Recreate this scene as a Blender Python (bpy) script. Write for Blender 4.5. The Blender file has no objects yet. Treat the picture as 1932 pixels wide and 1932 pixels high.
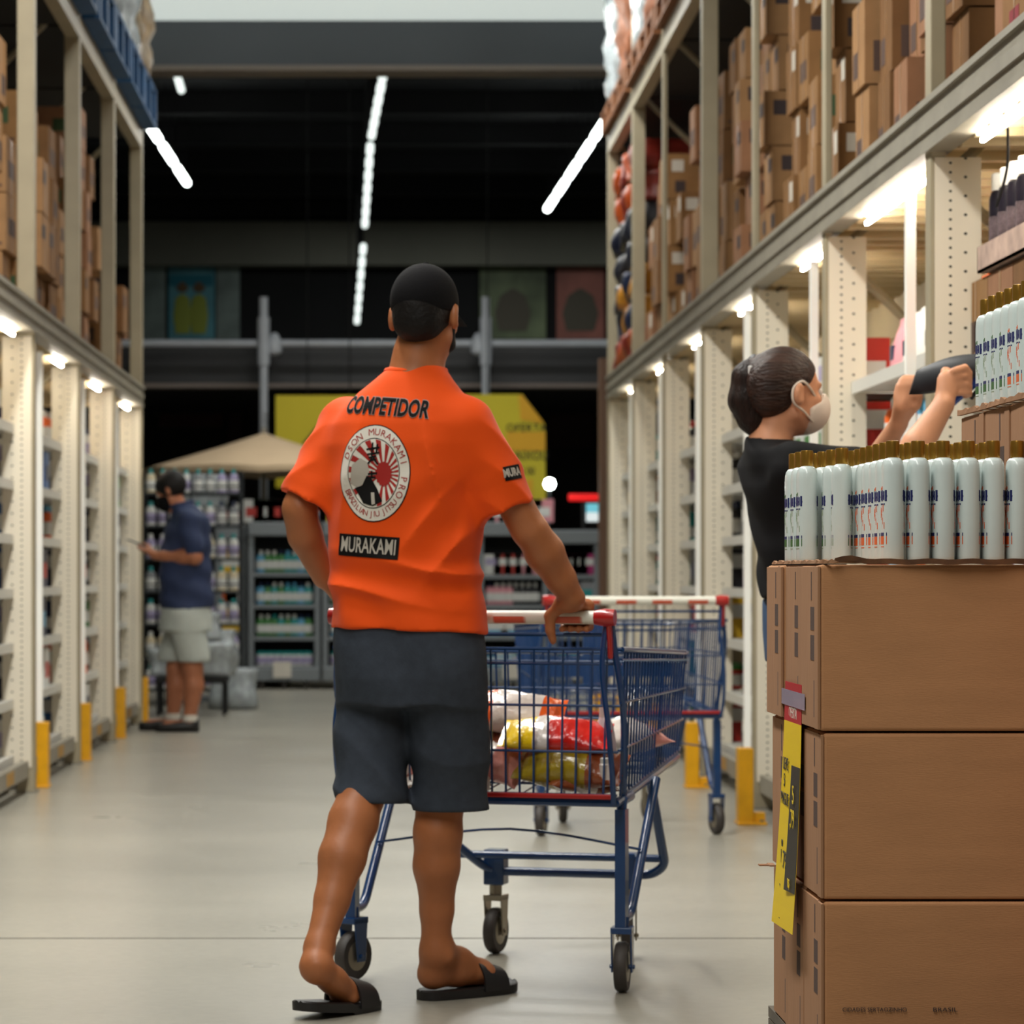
import bpy, bmesh, math, random
import numpy as np
from mathutils import Vector, Matrix
from mathutils.bvhtree import BVHTree

scene = bpy.context.scene
COL = scene.collection
FOC, VX, VY, EYE = 5800.0, 720.0, 1080.0, 1.02     # focal length in px, vanishing point, eye height

# ------------------------------------------------------------------ camera
cam_data = bpy.data.cameras.new('camera')
cam = bpy.data.objects.new('camera', cam_data)
COL.objects.link(cam)
cam.location = (0, 0, EYE)
cam.rotation_euler = (math.pi / 2, 0, 0)
cam_data.sensor_width = 36.0
cam_data.lens = 36.0 * FOC / 1932.0
cam_data.shift_x = (966.0 - VX) / 1932.0
cam_data.shift_y = (VY - 966.0) / 1932.0
cam_data.clip_end = 200
cam_data.dof.use_dof = True
cam_data.dof.focus_distance = 5.75
cam_data.dof.aperture_fstop = 8.0
scene.camera = cam

# ------------------------------------------------------------------ world, lights, exposure
world = bpy.data.worlds.new('world')
scene.world = world
world.use_nodes = True
world.node_tree.nodes['Background'].inputs[0].default_value = (0.75, 0.85, 0.95, 1)
world.node_tree.nodes['Background'].inputs[1].default_value = 0.04

def area_light(name, loc, size, power, color, rot=(0, 0, 0)):
    d = bpy.data.lights.new(name, 'AREA')
    d.shape = 'RECTANGLE'
    d.size, d.size_y = size
    d.energy = power
    d.color = color
    o = bpy.data.objects.new(name, d)
    o.location = loc
    o.rotation_euler = rot
    COL.objects.link(o)
    return o

COOL = (1.0, 0.985, 0.93)
# unseen area lights for the hall's overhead lamps; the two far ones are added fill
area_light('hall_area_light', (-0.7, 2.6, 5.0), (0.5, 5.5), 225, COOL)
area_light('hall_area_light', (-0.8, 9.8, 5.0), (0.4, 7.0), 400, COOL)
area_light('hall_area_light', (0.9, 19.5, 5.0), (0.5, 6.0), 130, COOL)
area_light('hall_area_light', (0.4, 26.0, 4.75), (3.0, 0.4), 110, COOL)  # unseen light added to brighten the far coolers
area_light('far_hall_fill_light', (1.5, 40.5, 6.0), (6.0, 0.4), 90, (0.93, 1.0, 0.96))  # unseen light added to brighten the bulkhead and posters
scene.view_settings.view_transform = 'Standard'
scene.view_settings.look = 'None'
scene.view_settings.gamma = 1.0
scene.view_settings.use_curve_mapping = False
scene.view_settings.exposure = 0.0

# ------------------------------------------------------------------ helpers
def W(px, py, d):
    """point at depth d seen at photo pixel (px, py)"""
    return Vector(((px - VX) * d / FOC, d, EYE - (py - VY) * d / FOC))

def lin(c):
    out = []
    for v in c:
        v = v / 255.0
        out.append(v / 12.92 if v <= 0.04045 else ((v + 0.055) / 1.055) ** 2.4)
    return tuple(out)

def mat(name, col, rough=0.6, metal=0.0, noise=None, bump=None, emit=None, spec=0.5, alpha=None, trans=0.0, coat=0.0, sheen=0.0, stretch=None):
    """procedural principled material; col is sRGB 0..255; noise=(scale, amount), bump=(scale, strength)"""
    m = bpy.data.materials.new(name)
    m.use_nodes = True
    nt = m.node_tree
    b = nt.nodes['Principled BSDF']
    c = lin(col)
    b.inputs['Base Color'].default_value = (*c, 1)
    b.inputs['Roughness'].default_value = rough
    b.inputs['Metallic'].default_value = metal
    b.inputs['Specular IOR Level'].default_value = spec
    b.inputs['Transmission Weight'].default_value = trans
    b.inputs['Coat Weight'].default_value = coat
    b.inputs['Sheen Weight'].default_value = sheen
    if emit:
        b.inputs['Emission Color'].default_value = (*emit[0], 1)
        b.inputs['Emission Strength'].default_value = emit[1]
    tc = nt.nodes.new('ShaderNodeTexCoord')
    src = tc.outputs['Object']
    if stretch:
        mp = nt.nodes.new('ShaderNodeMapping')
        mp.inputs['Scale'].default_value = stretch
        nt.links.new(src, mp.inputs['Vector'])
        src = mp.outputs['Vector']
    if noise:
        n = nt.nodes.new('ShaderNodeTexNoise')
        n.inputs['Scale'].default_value = noise[0]
        n.inputs['Detail'].default_value = 5
        nt.links.new(src, n.inputs['Vector'])
        r = nt.nodes.new('ShaderNodeValToRGB')
        a = noise[1]
        r.color_ramp.elements[0].position = 0.3
        r.color_ramp.elements[1].position = 0.7
        r.color_ramp.elements[0].color = (*[max(0, v * (1 - a)) for v in c], 1)
        r.color_ramp.elements[1].color = (*[min(1, v * (1 + a)) for v in c], 1)
        nt.links.new(n.outputs['Fac'], r.inputs['Fac'])
        nt.links.new(r.outputs['Color'], b.inputs['Base Color'])
    if bump:
        n2 = nt.nodes.new('ShaderNodeTexNoise')
        n2.inputs['Scale'].default_value = bump[0]
        n2.inputs['Detail'].default_value = 4
        nt.links.new(src, n2.inputs['Vector'])
        bp = nt.nodes.new('ShaderNodeBump')
        bp.inputs['Strength'].default_value = bump[1]
        bp.inputs['Distance'].default_value = 0.01
        nt.links.new(n2.outputs['Fac'], bp.inputs['Height'])
        nt.links.new(bp.outputs['Normal'], b.inputs['Normal'])
    return m

class MB:
    """collects shapes and links them as one mesh object"""
    def __init__(self):
        self.v, self.f, self.m = [], [], []
        self.mi = 0
    def add(self, vs, fs, mi=None):
        o = len(self.v)
        self.v += [tuple(p) for p in vs]
        self.f += [tuple(i + o for i in f) for f in fs]
        self.m += [self.mi if mi is None else mi] * len(fs)
        return self
    def box(self, x0, y0, z0, x1, y1, z1, mi=None, M=None):
        vs = [Vector((x, y, z)) for z in (z0, z1) for y in (y0, y1) for x in (x0, x1)]
        if M is not None:
            vs = [M @ p for p in vs]
        return self.add(vs, [(0, 2, 3, 1), (4, 5, 7, 6), (0, 1, 5, 4), (2, 6, 7, 3), (0, 4, 6, 2), (1, 3, 7, 5)], mi)
    def cbox(self, c, s, mi=None, M=None):
        return self.box(c[0] - s[0] / 2, c[1] - s[1] / 2, c[2] - s[2] / 2, c[0] + s[0] / 2, c[1] + s[1] / 2, c[2] + s[2] / 2, mi, M)
    def rings(self, rings, mi=None, cap=True, closed=False):
        n = len(rings[0])
        vs = [p for r in rings for p in r]
        fs = []
        k = len(rings)
        for i in range(k if closed else k - 1):
            for j in range(n):
                a, b = i * n + j, i * n + (j + 1) % n
                c, d = ((i + 1) % k) * n + (j + 1) % n, ((i + 1) % k) * n + j
                fs.append((a, b, c, d))
        if cap and not closed:
            fs.append(tuple(range(n))[::-1])
            fs.append(tuple((k - 1) * n + j for j in range(n)))
        return self.add(vs, fs, mi)
    def tube(self, pts, r, n=8, mi=None, closed=False):
        pts = [Vector(p) for p in pts]
        rr = r if isinstance(r, (list, tuple)) else [r] * len(pts)
        rings, up = [], None
        for i, p in enumerate(pts):
            if closed:
                t = pts[(i + 1) % len(pts)] - pts[i - 1]
            else:
                t = pts[min(i + 1, len(pts) - 1)] - pts[max(i - 1, 0)]
            t.normalize()
            if up is None:
                up = Vector((0, 0, 1)) if abs(t.z) < 0.9 else Vector((1, 0, 0))
            s = t.cross(up).normalized()
            up = s.cross(t).normalized()
            rings.append([p + (s * math.cos(2 * math.pi * j / n) + up * math.sin(2 * math.pi * j / n)) * rr[i] for j in range(n)])
        return self.rings(rings, mi, True, closed)
    def lathe(self, prof, c=(0, 0, 0), n=16, mi=None, sx=1.0, sy=1.0, ex=2.0):
        rings = []
        for r, z in prof:
            ring = []
            for j in range(n):
                a = 2 * math.pi * j / n
                ca, sa = math.cos(a), math.sin(a)
                ca = math.copysign(abs(ca) ** (2 / ex), ca)
                sa = math.copysign(abs(sa) ** (2 / ex), sa)
                ring.append((c[0] + r * sx * ca, c[1] + r * sy * sa, c[2] + z))
            rings.append(ring)
        return self.rings(rings, mi)
    def xf(self, M):
        self.v = [tuple(M @ Vector(p)) for p in self.v]
        return self
    def build(self, name, mats, parent=None, smooth=False, bevel=0.0, seg=2, loc=None):
        me = bpy.data.meshes.new(name)
        me.from_pydata(self.v, [], self.f)
        for m in (mats if isinstance(mats, (list, tuple)) else [mats]):
            me.materials.append(m)
        me.polygons.foreach_set('material_index', self.m)
        if smooth:
            me.polygons.foreach_set('use_smooth', [True] * len(me.polygons))
        me.update()
        if smooth == 'auto':
            me.set_sharp_from_angle(angle=math.radians(40))
        o = bpy.data.objects.new(name, me)
        COL.objects.link(o)
        if parent is not None:
            o.parent = parent
        if loc is not None:
            o.location = loc
        if bevel:
            b = o.modifiers.new('bevel', 'BEVEL')
            b.width, b.segments, b.limit_method = bevel, seg, 'ANGLE'
        return o

def tag(o, label=None, cat=None, group=None, kind=None):
    if label: o['label'] = label
    if cat: o['category'] = cat
    if group: o['group'] = group
    if kind: o['kind'] = kind
    return o

def thing(name, label, cat, loc=(0, 0, 0), rz=0.0, group=None):
    o = bpy.data.objects.new(name, None)
    o.empty_display_size = 0.1
    COL.objects.link(o)
    o.location = loc
    o.rotation_euler = (0, 0, rz)
    return tag(o, label, cat, group)

def dup(o, loc=None, rz=None, label=None, group=None, parent=None):
    c = o.copy()
    COL.objects.link(c)
    if parent is not None: c.parent = parent
    if loc is not None: c.location = loc
    if rz is not None: c.rotation_euler = (0, 0, rz)
    if label: c['label'] = label
    if group: c['group'] = group
    for ch in list(o.children):
        dup(ch, parent=c)
    return c

def bez(pts, n=8):
    """smooth path through points (Catmull-Rom)"""
    P = [Vector(p) for p in pts]
    out = []
    for i in range(len(P) - 1):
        a, b, c, d = P[max(i - 1, 0)], P[i], P[i + 1], P[min(i + 2, len(P) - 1)]
        for k in range(n):
            t = k / n
            out.append(0.5 * ((2 * b) + (c - a) * t + (2 * a - 5 * b + 4 * c - d) * t * t + (3 * b - a - 3 * c + d) * t ** 3))
    out.append(P[-1])
    return out

def fillet(pts, r=0.03, n=4):
    """polyline with rounded corners"""
    P = [Vector(p) for p in pts]
    out = [P[0]]
    for i in range(1, len(P) - 1):
        a, b, c = P[i - 1], P[i], P[i + 1]
        u, w = (a - b), (c - b)
        rr = min(r, u.length * 0.45, w.length * 0.45)
        p0, p2 = b + u.normalized() * rr, b + w.normalized() * rr
        for k in range(n + 1):
            t = k / n
            out.append(p0 * (1 - t) ** 2 + b * 2 * t * (1 - t) + p2 * t * t)
    out.append(P[-1])
    return out

ORD = ['first', 'second', 'third', 'fourth', 'fifth', 'sixth', 'seventh', 'eighth', 'ninth', 'tenth', 'eleventh', 'twelfth', 'thirteenth', 'fourteenth']

# ------------------------------------------------------------------ materials
M = {}
M['cream'] = mat('cream_steel', (214, 205, 186), 0.42, noise=(3, 0.05))
M['greysteel'] = mat('grey_steel', (140, 134, 120), 0.45, noise=(6, 0.12), spec=0.4)
M['postgrey'] = mat('post_grey', (158, 147, 122), 0.5, noise=(5, 0.08))
M['shelfwhite'] = mat('shelf_white', (214, 212, 204), 0.45)
M['beige'] = mat('beige_panel', (196, 178, 142), 0.6, noise=(4, 0.06))
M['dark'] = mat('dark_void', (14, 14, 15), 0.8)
M['yellow'] = mat('guard_yellow', (232, 168, 10), 0.4, noise=(14, 0.10))
M['led'] = mat('led_tube', (255, 255, 250), 0.4, emit=((1.0, 0.925, 0.79), 88.0))
M['ledpost'] = mat('diffuser_post', (240, 238, 228), 0.35, emit=((1.0, 0.95, 0.86), 0.18))
M['lamp'] = mat('ceiling_tube', (255, 255, 255), 0.4, emit=((0.93, 1.0, 0.96), 9.0))
M['lampfar'] = mat('ceiling_tube_dim', (255, 255, 255), 0.4, emit=((0.90, 1.0, 0.95), 1.3))
M['kraft'] = [mat('kraft_%d' % i, c, 0.85, noise=(9, 0.13), bump=(120, 0.08), spec=0.2) for i, c in
              enumerate([(146, 109, 70), (134, 98, 62), (158, 120, 82), (122, 88, 56), (146, 106, 78)])]
M['ink'] = mat('carton_ink', (62, 50, 50), 0.8)
M['inkgrey'] = mat('carton_ink_faded', (84, 64, 56), 0.85)
M['inkgreen'] = mat('carton_ink_green', (60, 84, 52), 0.8)
M['inkred'] = mat('carton_ink_red', (130, 30, 40), 0.8)
M['label'] = mat('paper_label', (206, 200, 188), 0.7)
M['wood'] = mat('pallet_wood', (120, 74, 40), 0.8, noise=(10, 0.25), stretch=(1, 8, 8))
M['bluepallet'] = mat('pallet_blue', (10, 74, 122), 0.6, noise=(10, 0.2))
M['wrap'] = mat('stretch_wrap', (156, 163, 166), 0.22, noise=(20, 0.25), bump=(18, 0.9))
M['cartblue'] = mat('cart_blue', (10, 56, 106), 0.28, noise=(20, 0.08), coat=0.4)
M['cartred'] = mat('cart_red', (168, 22, 20), 0.3, coat=0.4)
M['handlewhite'] = mat('handle_white', (226, 226, 214), 0.35)
M['rubber'] = mat('wheel_rubber', (58, 53, 50), 0.6, noise=(30, 0.2))
M['zinc'] = mat('zinc_steel', (150, 142, 126), 0.35, metal=0.8)
M['black'] = mat('black_cable', (22, 22, 22), 0.5)

def holes_material():
    """cream steel with two columns of punched holes (object coordinates)"""
    m = mat('perforated_cream_steel', (230, 221, 202), 0.42)
    nt = m.node_tree
    b = nt.nodes['Principled BSDF']
    tc = [n for n in nt.nodes if n.type == 'TEX_COORD'][0]
    sp = nt.nodes.new('ShaderNodeSeparateXYZ')
    nt.links.new(tc.outputs['Object'], sp.inputs[0])
    def op(kind, a, b_=None):
        n = nt.nodes.new('ShaderNodeMath'); n.operation = kind
        for i, v in enumerate((a, b_)):
            if v is None: continue
            if isinstance(v, (int, float)): n.inputs[i].default_value = v
            else: nt.links.new(v, n.inputs[i])
        return n.outputs[0]
    x, z = op('ABSOLUTE', sp.outputs['X']), sp.outputs['Z']
    def column(x0, step, r):
        dx = op('SUBTRACT', x, x0)
        fz = op('MULTIPLY', op('SUBTRACT', op('FRACT', op('DIVIDE', z, step)), 0.5), step)
        d2 = op('ADD', op('MULTIPLY', dx, dx), op('MULTIPLY', op('MULTIPLY', fz, fz), 1.4))
        return op('LESS_THAN', d2, r * r)
    mask = op('MAXIMUM', column(0.028, 0.0275, 0.0048), column(0.072, 0.055, 0.0052))
    mx = nt.nodes.new('ShaderNodeMix'); mx.data_type = 'RGBA'
    mx.inputs[6].default_value = (*lin((230, 221, 202)), 1)
    mx.inputs[7].default_value = (*lin((60, 58, 44)), 1)
    nt.links.new(mask, mx.inputs[0])
    nt.links.new(mx.outputs[2], b.inputs['Base Color'])
    return m
M['holes'] = holes_material()

def concrete():
    m = mat('polished_concrete', (156, 152, 140), 0.3, noise=(0.8, 0.10), spec=0.5, stretch=(0.5, 1, 1))
    nt = m.node_tree
    b = nt.nodes['Principled BSDF']
    tc = [n for n in nt.nodes if n.type == 'TEX_COORD'][0]
    n2 = nt.nodes.new('ShaderNodeTexNoise'); n2.inputs['Scale'].default_value = 2.2; n2.inputs['Detail'].default_value = 8
    nt.links.new(tc.outputs['Object'], n2.inputs['Vector'])
    mr = nt.nodes.new('ShaderNodeMapRange')
    mr.inputs['To Min'].default_value = 0.24; mr.inputs['To Max'].default_value = 0.36
    nt.links.new(n2.outputs['Fac'], mr.inputs['Value'])
    nt.links.new(mr.outputs['Result'], b.inputs['Roughness'])
    # fine speckle over the broad mottling
    ramp = [n for n in nt.nodes if n.type == 'VALTORGB'][0]
    n3 = nt.nodes.new('ShaderNodeTexNoise'); n3.inputs['Scale'].default_value = 30; n3.inputs['Detail'].default_value = 6
    nt.links.new(tc.outputs['Object'], n3.inputs['Vector'])
    mx = nt.nodes.new('ShaderNodeMix'); mx.data_type = 'RGBA'; mx.blend_type = 'MULTIPLY'; mx.inputs[0].default_value = 0.22
    nt.links.new(ramp.outputs['Color'], mx.inputs[6])
    nt.links.new(n3.outputs['Color'], mx.inputs[7])
    r3 = nt.nodes.new('ShaderNodeValToRGB')
    r3.color_ramp.elements[0].position = 0.35; r3.color_ramp.elements[0].color = (0.55, 0.55, 0.55, 1)
    r3.color_ramp.elements[1].position = 0.65
    nt.links.new(n3.outputs['Fac'], r3.inputs['Fac'])
    nt.links.new(r3.outputs['Color'], mx.inputs[7])
    nt.links.new(mx.outputs[2], b.inputs['Base Color'])
    return m
M['floor'] = concrete()
M['addedtube'] = mat('added_ceiling_tube', (255, 255, 255), 0.4, emit=((0.93, 1.0, 0.96), 45.0))
M['ceilwhite'] = mat('ceiling_white', (225, 230, 226), 0.7)
M['ceildark'] = mat('ceiling_black', (16, 15, 17), 0.85, noise=(2, 0.3))
M['fascia'] = mat('fascia_grey', (66, 70, 76), 0.4, noise=(0.5, 0.12))
M['fascia2'] = mat('fascia_lip', (120, 108, 100), 0.5)
M['wallgrey'] = mat('far_wall_grey', (122, 120, 108), 0.7, noise=(0.7, 0.12))
M['joint'] = mat('joint_sealant', (90, 84, 74), 0.8)

# ------------------------------------------------------------------ setting
def struct(name, mb, m, smooth=False):
    return tag(mb.build(name, m, None, smooth), kind='structure')

struct('floor', MB().box(-7, -3, -0.1, 7, 60, 0), M['floor'])
struct('trim_1', MB().box(-7, 8.562, -0.001, 7, 8.570, 0.0012), M['joint'])
struct('trim_2', MB().box(-7, 21.6, -0.001, 7, 21.612, 0.0012), M['joint'])
struct('trim_3', MB().box(-7, 2.2, -0.001, 7, 2.21, 0.0012), M['joint'])
struct('wall_left', MB().box(-7.2, -3, 0, -7, 60, 7), M['wallgrey'])
struct('wall_right', MB().box(7, -3, 0, 7.2, 60, 7), M['wallgrey'])
struct('wall_front', MB().box(-7.2, -3.2, 0, 7.2, -3, 7), M['wallgrey'])
struct('ceiling', MB().box(-7, -3, 5.34, 7, 24.2, 5.44), M['ceilwhite'])
# downstand beam where the low hall ends
fb = MB().box(-7, 24.0, 4.97, 7, 24.25, 5.34)
struct('trim_4', fb, M['fascia'])
struct('trim_5', MB().box(-7, 23.93, 4.93, 7, 24.28, 4.97), M['fascia2'])
# the darker hall beyond
struct('ceiling_far', MB().box(-9, 24.25, 6.3, 9, 60, 6.4), M['ceildark'])
fr = MB()
for k in range(9):
    fr.box(-9, 26.5 + k * 2.4, 6.05, 9, 26.62 + k * 2.4, 6.29)
struct('trim_6', fr, M['ceildark'])
struct('wall_back', MB().box(-9, 44, 0, 9, 44.2, 6.3), M['ceildark'])
struct('trim_7', MB().box(-9, 43.6, 5.38, 9, 43.98, 6.0), M['wallgrey'])
# mezzanine fascia above the checkout side, with lower lip
struct('trim_8', MB().box(-7, 30.0, 2.86, 7, 30.25, 3.215), mat('mezzanine_grey', (30, 32, 36), 0.45, noise=(0.5, 0.1)))
struct('trim_9', MB().box(-7, 29.93, 2.82, 7, 30.28, 2.862), M['fascia2'])
struct('ceiling_low', MB().box(-7, 30.3, 2.86, 7, 36, 2.94), M['ceildark'])
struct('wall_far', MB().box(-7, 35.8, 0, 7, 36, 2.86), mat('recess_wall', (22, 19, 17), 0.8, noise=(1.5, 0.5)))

# ------------------------------------------------------------------ rack bays
PITCH = 2.125
SIDE = {1: dict(x=1.63, z=2.25, beam=0.15, zu=3.98, y0=6.835, n=7, name="the woman's rack"),
        -1: dict(x=-1.635, z=2.13, beam=0.13, zu=3.86, y0=12.075, n=4, name="the phone man's rack")}
SHELF_Z = [0.17, 0.43, 0.69, 0.94, 1.19, 1.44, 1.70]
for n in M['holes'].node_tree.nodes:       # hole columns count from the aisle edge on either side
    pass

def make_bay(s, last=False, shelves=SHELF_Z, strips=((0.55, 1.15),), wide=0.05):
    P = SIDE[s]
    t = thing('rack_bay', 'x', 'shelving')
    def part(name, boxes, m, **k):
        mb = MB()
        for b in boxes:
            x0, x1 = sorted((s * b[0], s * b[3]))
            mb.box(x0, b[1], b[2], x1, b[4], b[5])
        return mb.build(name, m, t, **k)
    zb, H = P['z'], P['beam']
    ys = [0.0] + ([PITCH] if last else [])
    for y in ys:
        part('upright', [(-0.03, y, zb - 0.02, wide, y + 0.09, 5.1), (-0.03, y + 0.004, 0.0, 0.05, y + 0.09, zb - 0.02)], M['postgrey'], bevel=0.004)
        # wide punched cover below the beam
        u = part('perforated_cover', [(-0.017, y + 0.0, 0.12, 0.118, y + 0.07, zb - 0.02)], M['holes'])
        part('rear_upright', [(0.97, y, 0.0, 1.05, y + 0.09, 5.1)], M['postgrey'])
        br = MB()
        for k in range(5):
            z0 = 0.3 + k * 0.95
            a, b = (0.05, 0.98) if k % 2 == 0 else (0.98, 0.05)
            br.tube([(s * a, y + 0.06, z0), (s * b, y + 0.06, z0 + 0.9)], 0.018, 6)
        br.build('diagonal_brace', M['postgrey'], t)
        part('foot_plate', [(-0.04, y + 0.0, 0.0, 0.12, y + 0.12, 0.012)], M['greysteel'])
    y1 = PITCH
    part('beam', [(-0.036, 0.0, zb, 0.035, y1, zb + H), (-0.046, 0.0, zb + H * 0.36, 0.0, y1, zb + H * 0.60),
                  (-0.05, 0.0, zb + H - 0.02, 0.03, y1, zb + H), (-0.044, 0.0, zb - 0.004, 0.03, y1, zb + 0.016)], M['greysteel'])
    part('rear_beam', [(1.0, 0.09, zb, 1.05, y1, zb + H)], M['greysteel'])
    if s > 0 or True:
        zu = P['zu']
        part('upper_beam', [(-0.032, 0.0, zu, 0.04, y1, zu + 0.12)], M['postgrey'])
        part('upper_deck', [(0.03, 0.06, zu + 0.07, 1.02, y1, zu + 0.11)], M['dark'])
    ribs = [(0.03, 0.09, zb + 0.02, 1.0, y1, zb + 0.04)] + [(0.03, 0.15 + k * 0.2, zb - 0.01, 1.0, 0.19 + k * 0.2, zb + 0.02) for k in range(10)]
    part('deck_panel', ribs, M['beige'])
    part('deck_floor', [(0.03, 0.02, zb + H - 0.035, 1.02, y1, zb + H - 0.01)], M['beige'])
    part('back_panel', [(0.66, 0.03, 0.12, 0.68, y1, zb)] + [(0.645, 0.03, 0.3 + k * 0.22, 0.665, y1, 0.32 + k * 0.22) for k in range(9)], M['beige'])
    for z in shelves:
        sh = part('shelf', [(0.075, 0.075, z - 0.03, 0.64, y1 - 0.01, z)], M['shelfwhite'])
        x0, x1 = sorted((s * 0.062, s * 0.074))
        MB().box(x0, 0.075, z - 0.038, x1, y1 - 0.01, z + 0.006).build('price_rail', M['shelfwhite'], sh)
    part('kick_beam', [(-0.005, 0.09, 0.075, 0.03, y1, 0.15)], M['greysteel'])
    for a in (0.5, 1.3):
        part('kick_sticker', [(-0.008, a, 0.085, -0.005, a + 0.24, 0.14)], M.setdefault('sticker', mat('sticker_amber', (176, 134, 60), 0.6)))
    # light strip under the beam and the lit diffuser post
    for a, b in (strips if s > 0 else ((1.45, 1.95),)):
        part('light_strip', [(0.040, a, zb - 0.030, 0.052, b, zb - 0.019)], M['led'])
    part('diffuser_post', [(-0.004, 0.56, 0.15, 0.025, 0.60, zb - 0.05)], M['ledpost'])
    return t

bays = {1: [], -1: []}
for s in (1, -1):
    P = SIDE[s]
    proto = make_bay(s)
    for k in range(P['n']):
        last = k == P['n'] - 1
        if last:
            o = make_bay(s, True)
            o.location = (P['x'], P['y0'] + k * PITCH, 0)
        elif k == 0 and s > 0:
            o = make_bay(s, False, [0.17, 0.43, 0.69, 0.94, 1.19, 1.565], ((0.3, 0.98), (1.02, 1.74)), 0.012)
            o.location = (P['x'], P['y0'], 0)
        elif k == 1 and s > 0:
            o = make_bay(s, False, SHELF_Z, ((0.36, 0.99), (1.02, 1.66)), 0.015)
            o.location = (P['x'], P['y0'] + k * PITCH, 0)
        elif s > 0 and k in (2, 3, 5):
            o = make_bay(s, False, SHELF_Z, ((0.55, 1.15),), -0.005)
            o.location = (P['x'], P['y0'] + k * PITCH, 0)
        elif (k == 0 and s < 0) or (k == 4 and s > 0):
            o = proto
            o.location = (P['x'], P['y0'] + k * PITCH, 0)
        else:
            o = dup(proto, (P['x'], P['y0'] + k * PITCH, 0))
        who = "the woman's side" if s > 0 else "the phone man's side"
        o['label'] = f"cream perforated steel rack bay, {ORD[k]} from the camera, on {who}"
        o['group'] = 'storage rack bays along the aisle'
        bays[s].append(o)

# yellow post guards
def make_guard(s):
    t = thing('post_guard', 'x', 'post guard')
    x = lambda a, b: sorted((s * a, s * b))
    a, b = x(0, 0.062)
    MB().box(a, 0, 0.008, b, 0.10, 0.31).build('guard_plate', M['yellow'], t, bevel=0.004)
    a, b = x(-0.004, 0.115)
    f = MB().box(a, -0.012, 0, b, 0.12, 0.012)
    a, b = x(0.06, 0.11)
    f.box(a, 0.01, 0.012, b, 0.09, 0.05)
    f.build('foot_plate', M['yellow'], t, bevel=0.003)
    bo = MB()
    for yy in (0.0, 0.1):
        MB().lathe([(0.009, 0), (0.009, 0.008), (0.004, 0.010)], (s * 0.095, yy + 0.005, 0.012), 6).build('anchor_bolt', M['zinc'], t)
    return t
for s, xs in ((1, 1.44), (-1, -1.58)):
    g0 = make_guard(s)
    ys = [10.28 + i * PITCH for i in range(6)] if s > 0 else [14.55, 16.65, 18.9, 20.75]
    for i, y in enumerate(ys):
        o = g0 if i == 0 else dup(g0)
        o.location = (xs, y, 0)
        side = "at the foot of " + SIDE[s]['name']
        o['label'] = f"yellow steel post guard {side}, {ORD[i]} from the camera"
        o['group'] = 'yellow post guards'

# ------------------------------------------------------------------ cartons on the upper decks
rnd = random.Random(7)
def carton_mesh(w, d, h, mi, kind, s):
    """carton of size d (x) by w (y) by h (z), origin at the aisle edge, bottom"""
    mb = MB()
    x0, x1 = sorted((0, s * d))
    mb.box(x0, 0, 0.002, x1, w, h - 0.004)
    e = 0.0012
    def aisle(y0, z0, y1, z1, m):
        a, b = sorted((0, -s * e)); mb.box(a, y0, z0, b, y1, z1, m)
    def near(u0, z0, u1, z1, m):
        a, b = sorted((s * u0, s * u1)); mb.box(a, -e, z0, b, 0, z1, m)
    if kind == 0:
        near(0.04, h * 0.55, 0.12, h * 0.82, 1); aisle(w * .1, h * .55, w * .5, h * .8, 1)
    elif kind == 1:
        near(0.03, h * 0.15, 0.08, h * 0.5, 2); near(0.10, h * 0.15, 0.15, h * 0.5, 2); aisle(w * .55, h * .15, w * .9, h * .45, 2)
    elif kind == 2:
        near(0.02, h * 0.1, 0.2, h * 0.14, 2); near(0.05, h * 0.4, 0.16, h * 0.7, 3); aisle(w * .2, h * .3, w * .8, h * .6, 2)
    elif kind == 3:
        aisle(w * .1, h * .6, w * .4, h * .9, 4); near(0.03, h * 0.6, 0.10, h * 0.85, 4); near(0.05, h * .15, 0.11, h * .4, 1)
    else:
        aisle(w * .3, h * .2, w * .7, h * .5, 5); near(0.03, h * 0.3, 0.12, h * 0.8, 5)
    aisle(w * .47, 0.004, w * .53, h - 0.006, 6)
    o = mb.build('carton', [M['kraft'][mi], M['ink'], M['inkgrey'], M['inkgreen'], M['label'], M['inkred'],
                            M.setdefault('tape', mat('packing_tape', (150, 112, 74), 0.3))], None)
    return o
protos = {}
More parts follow.
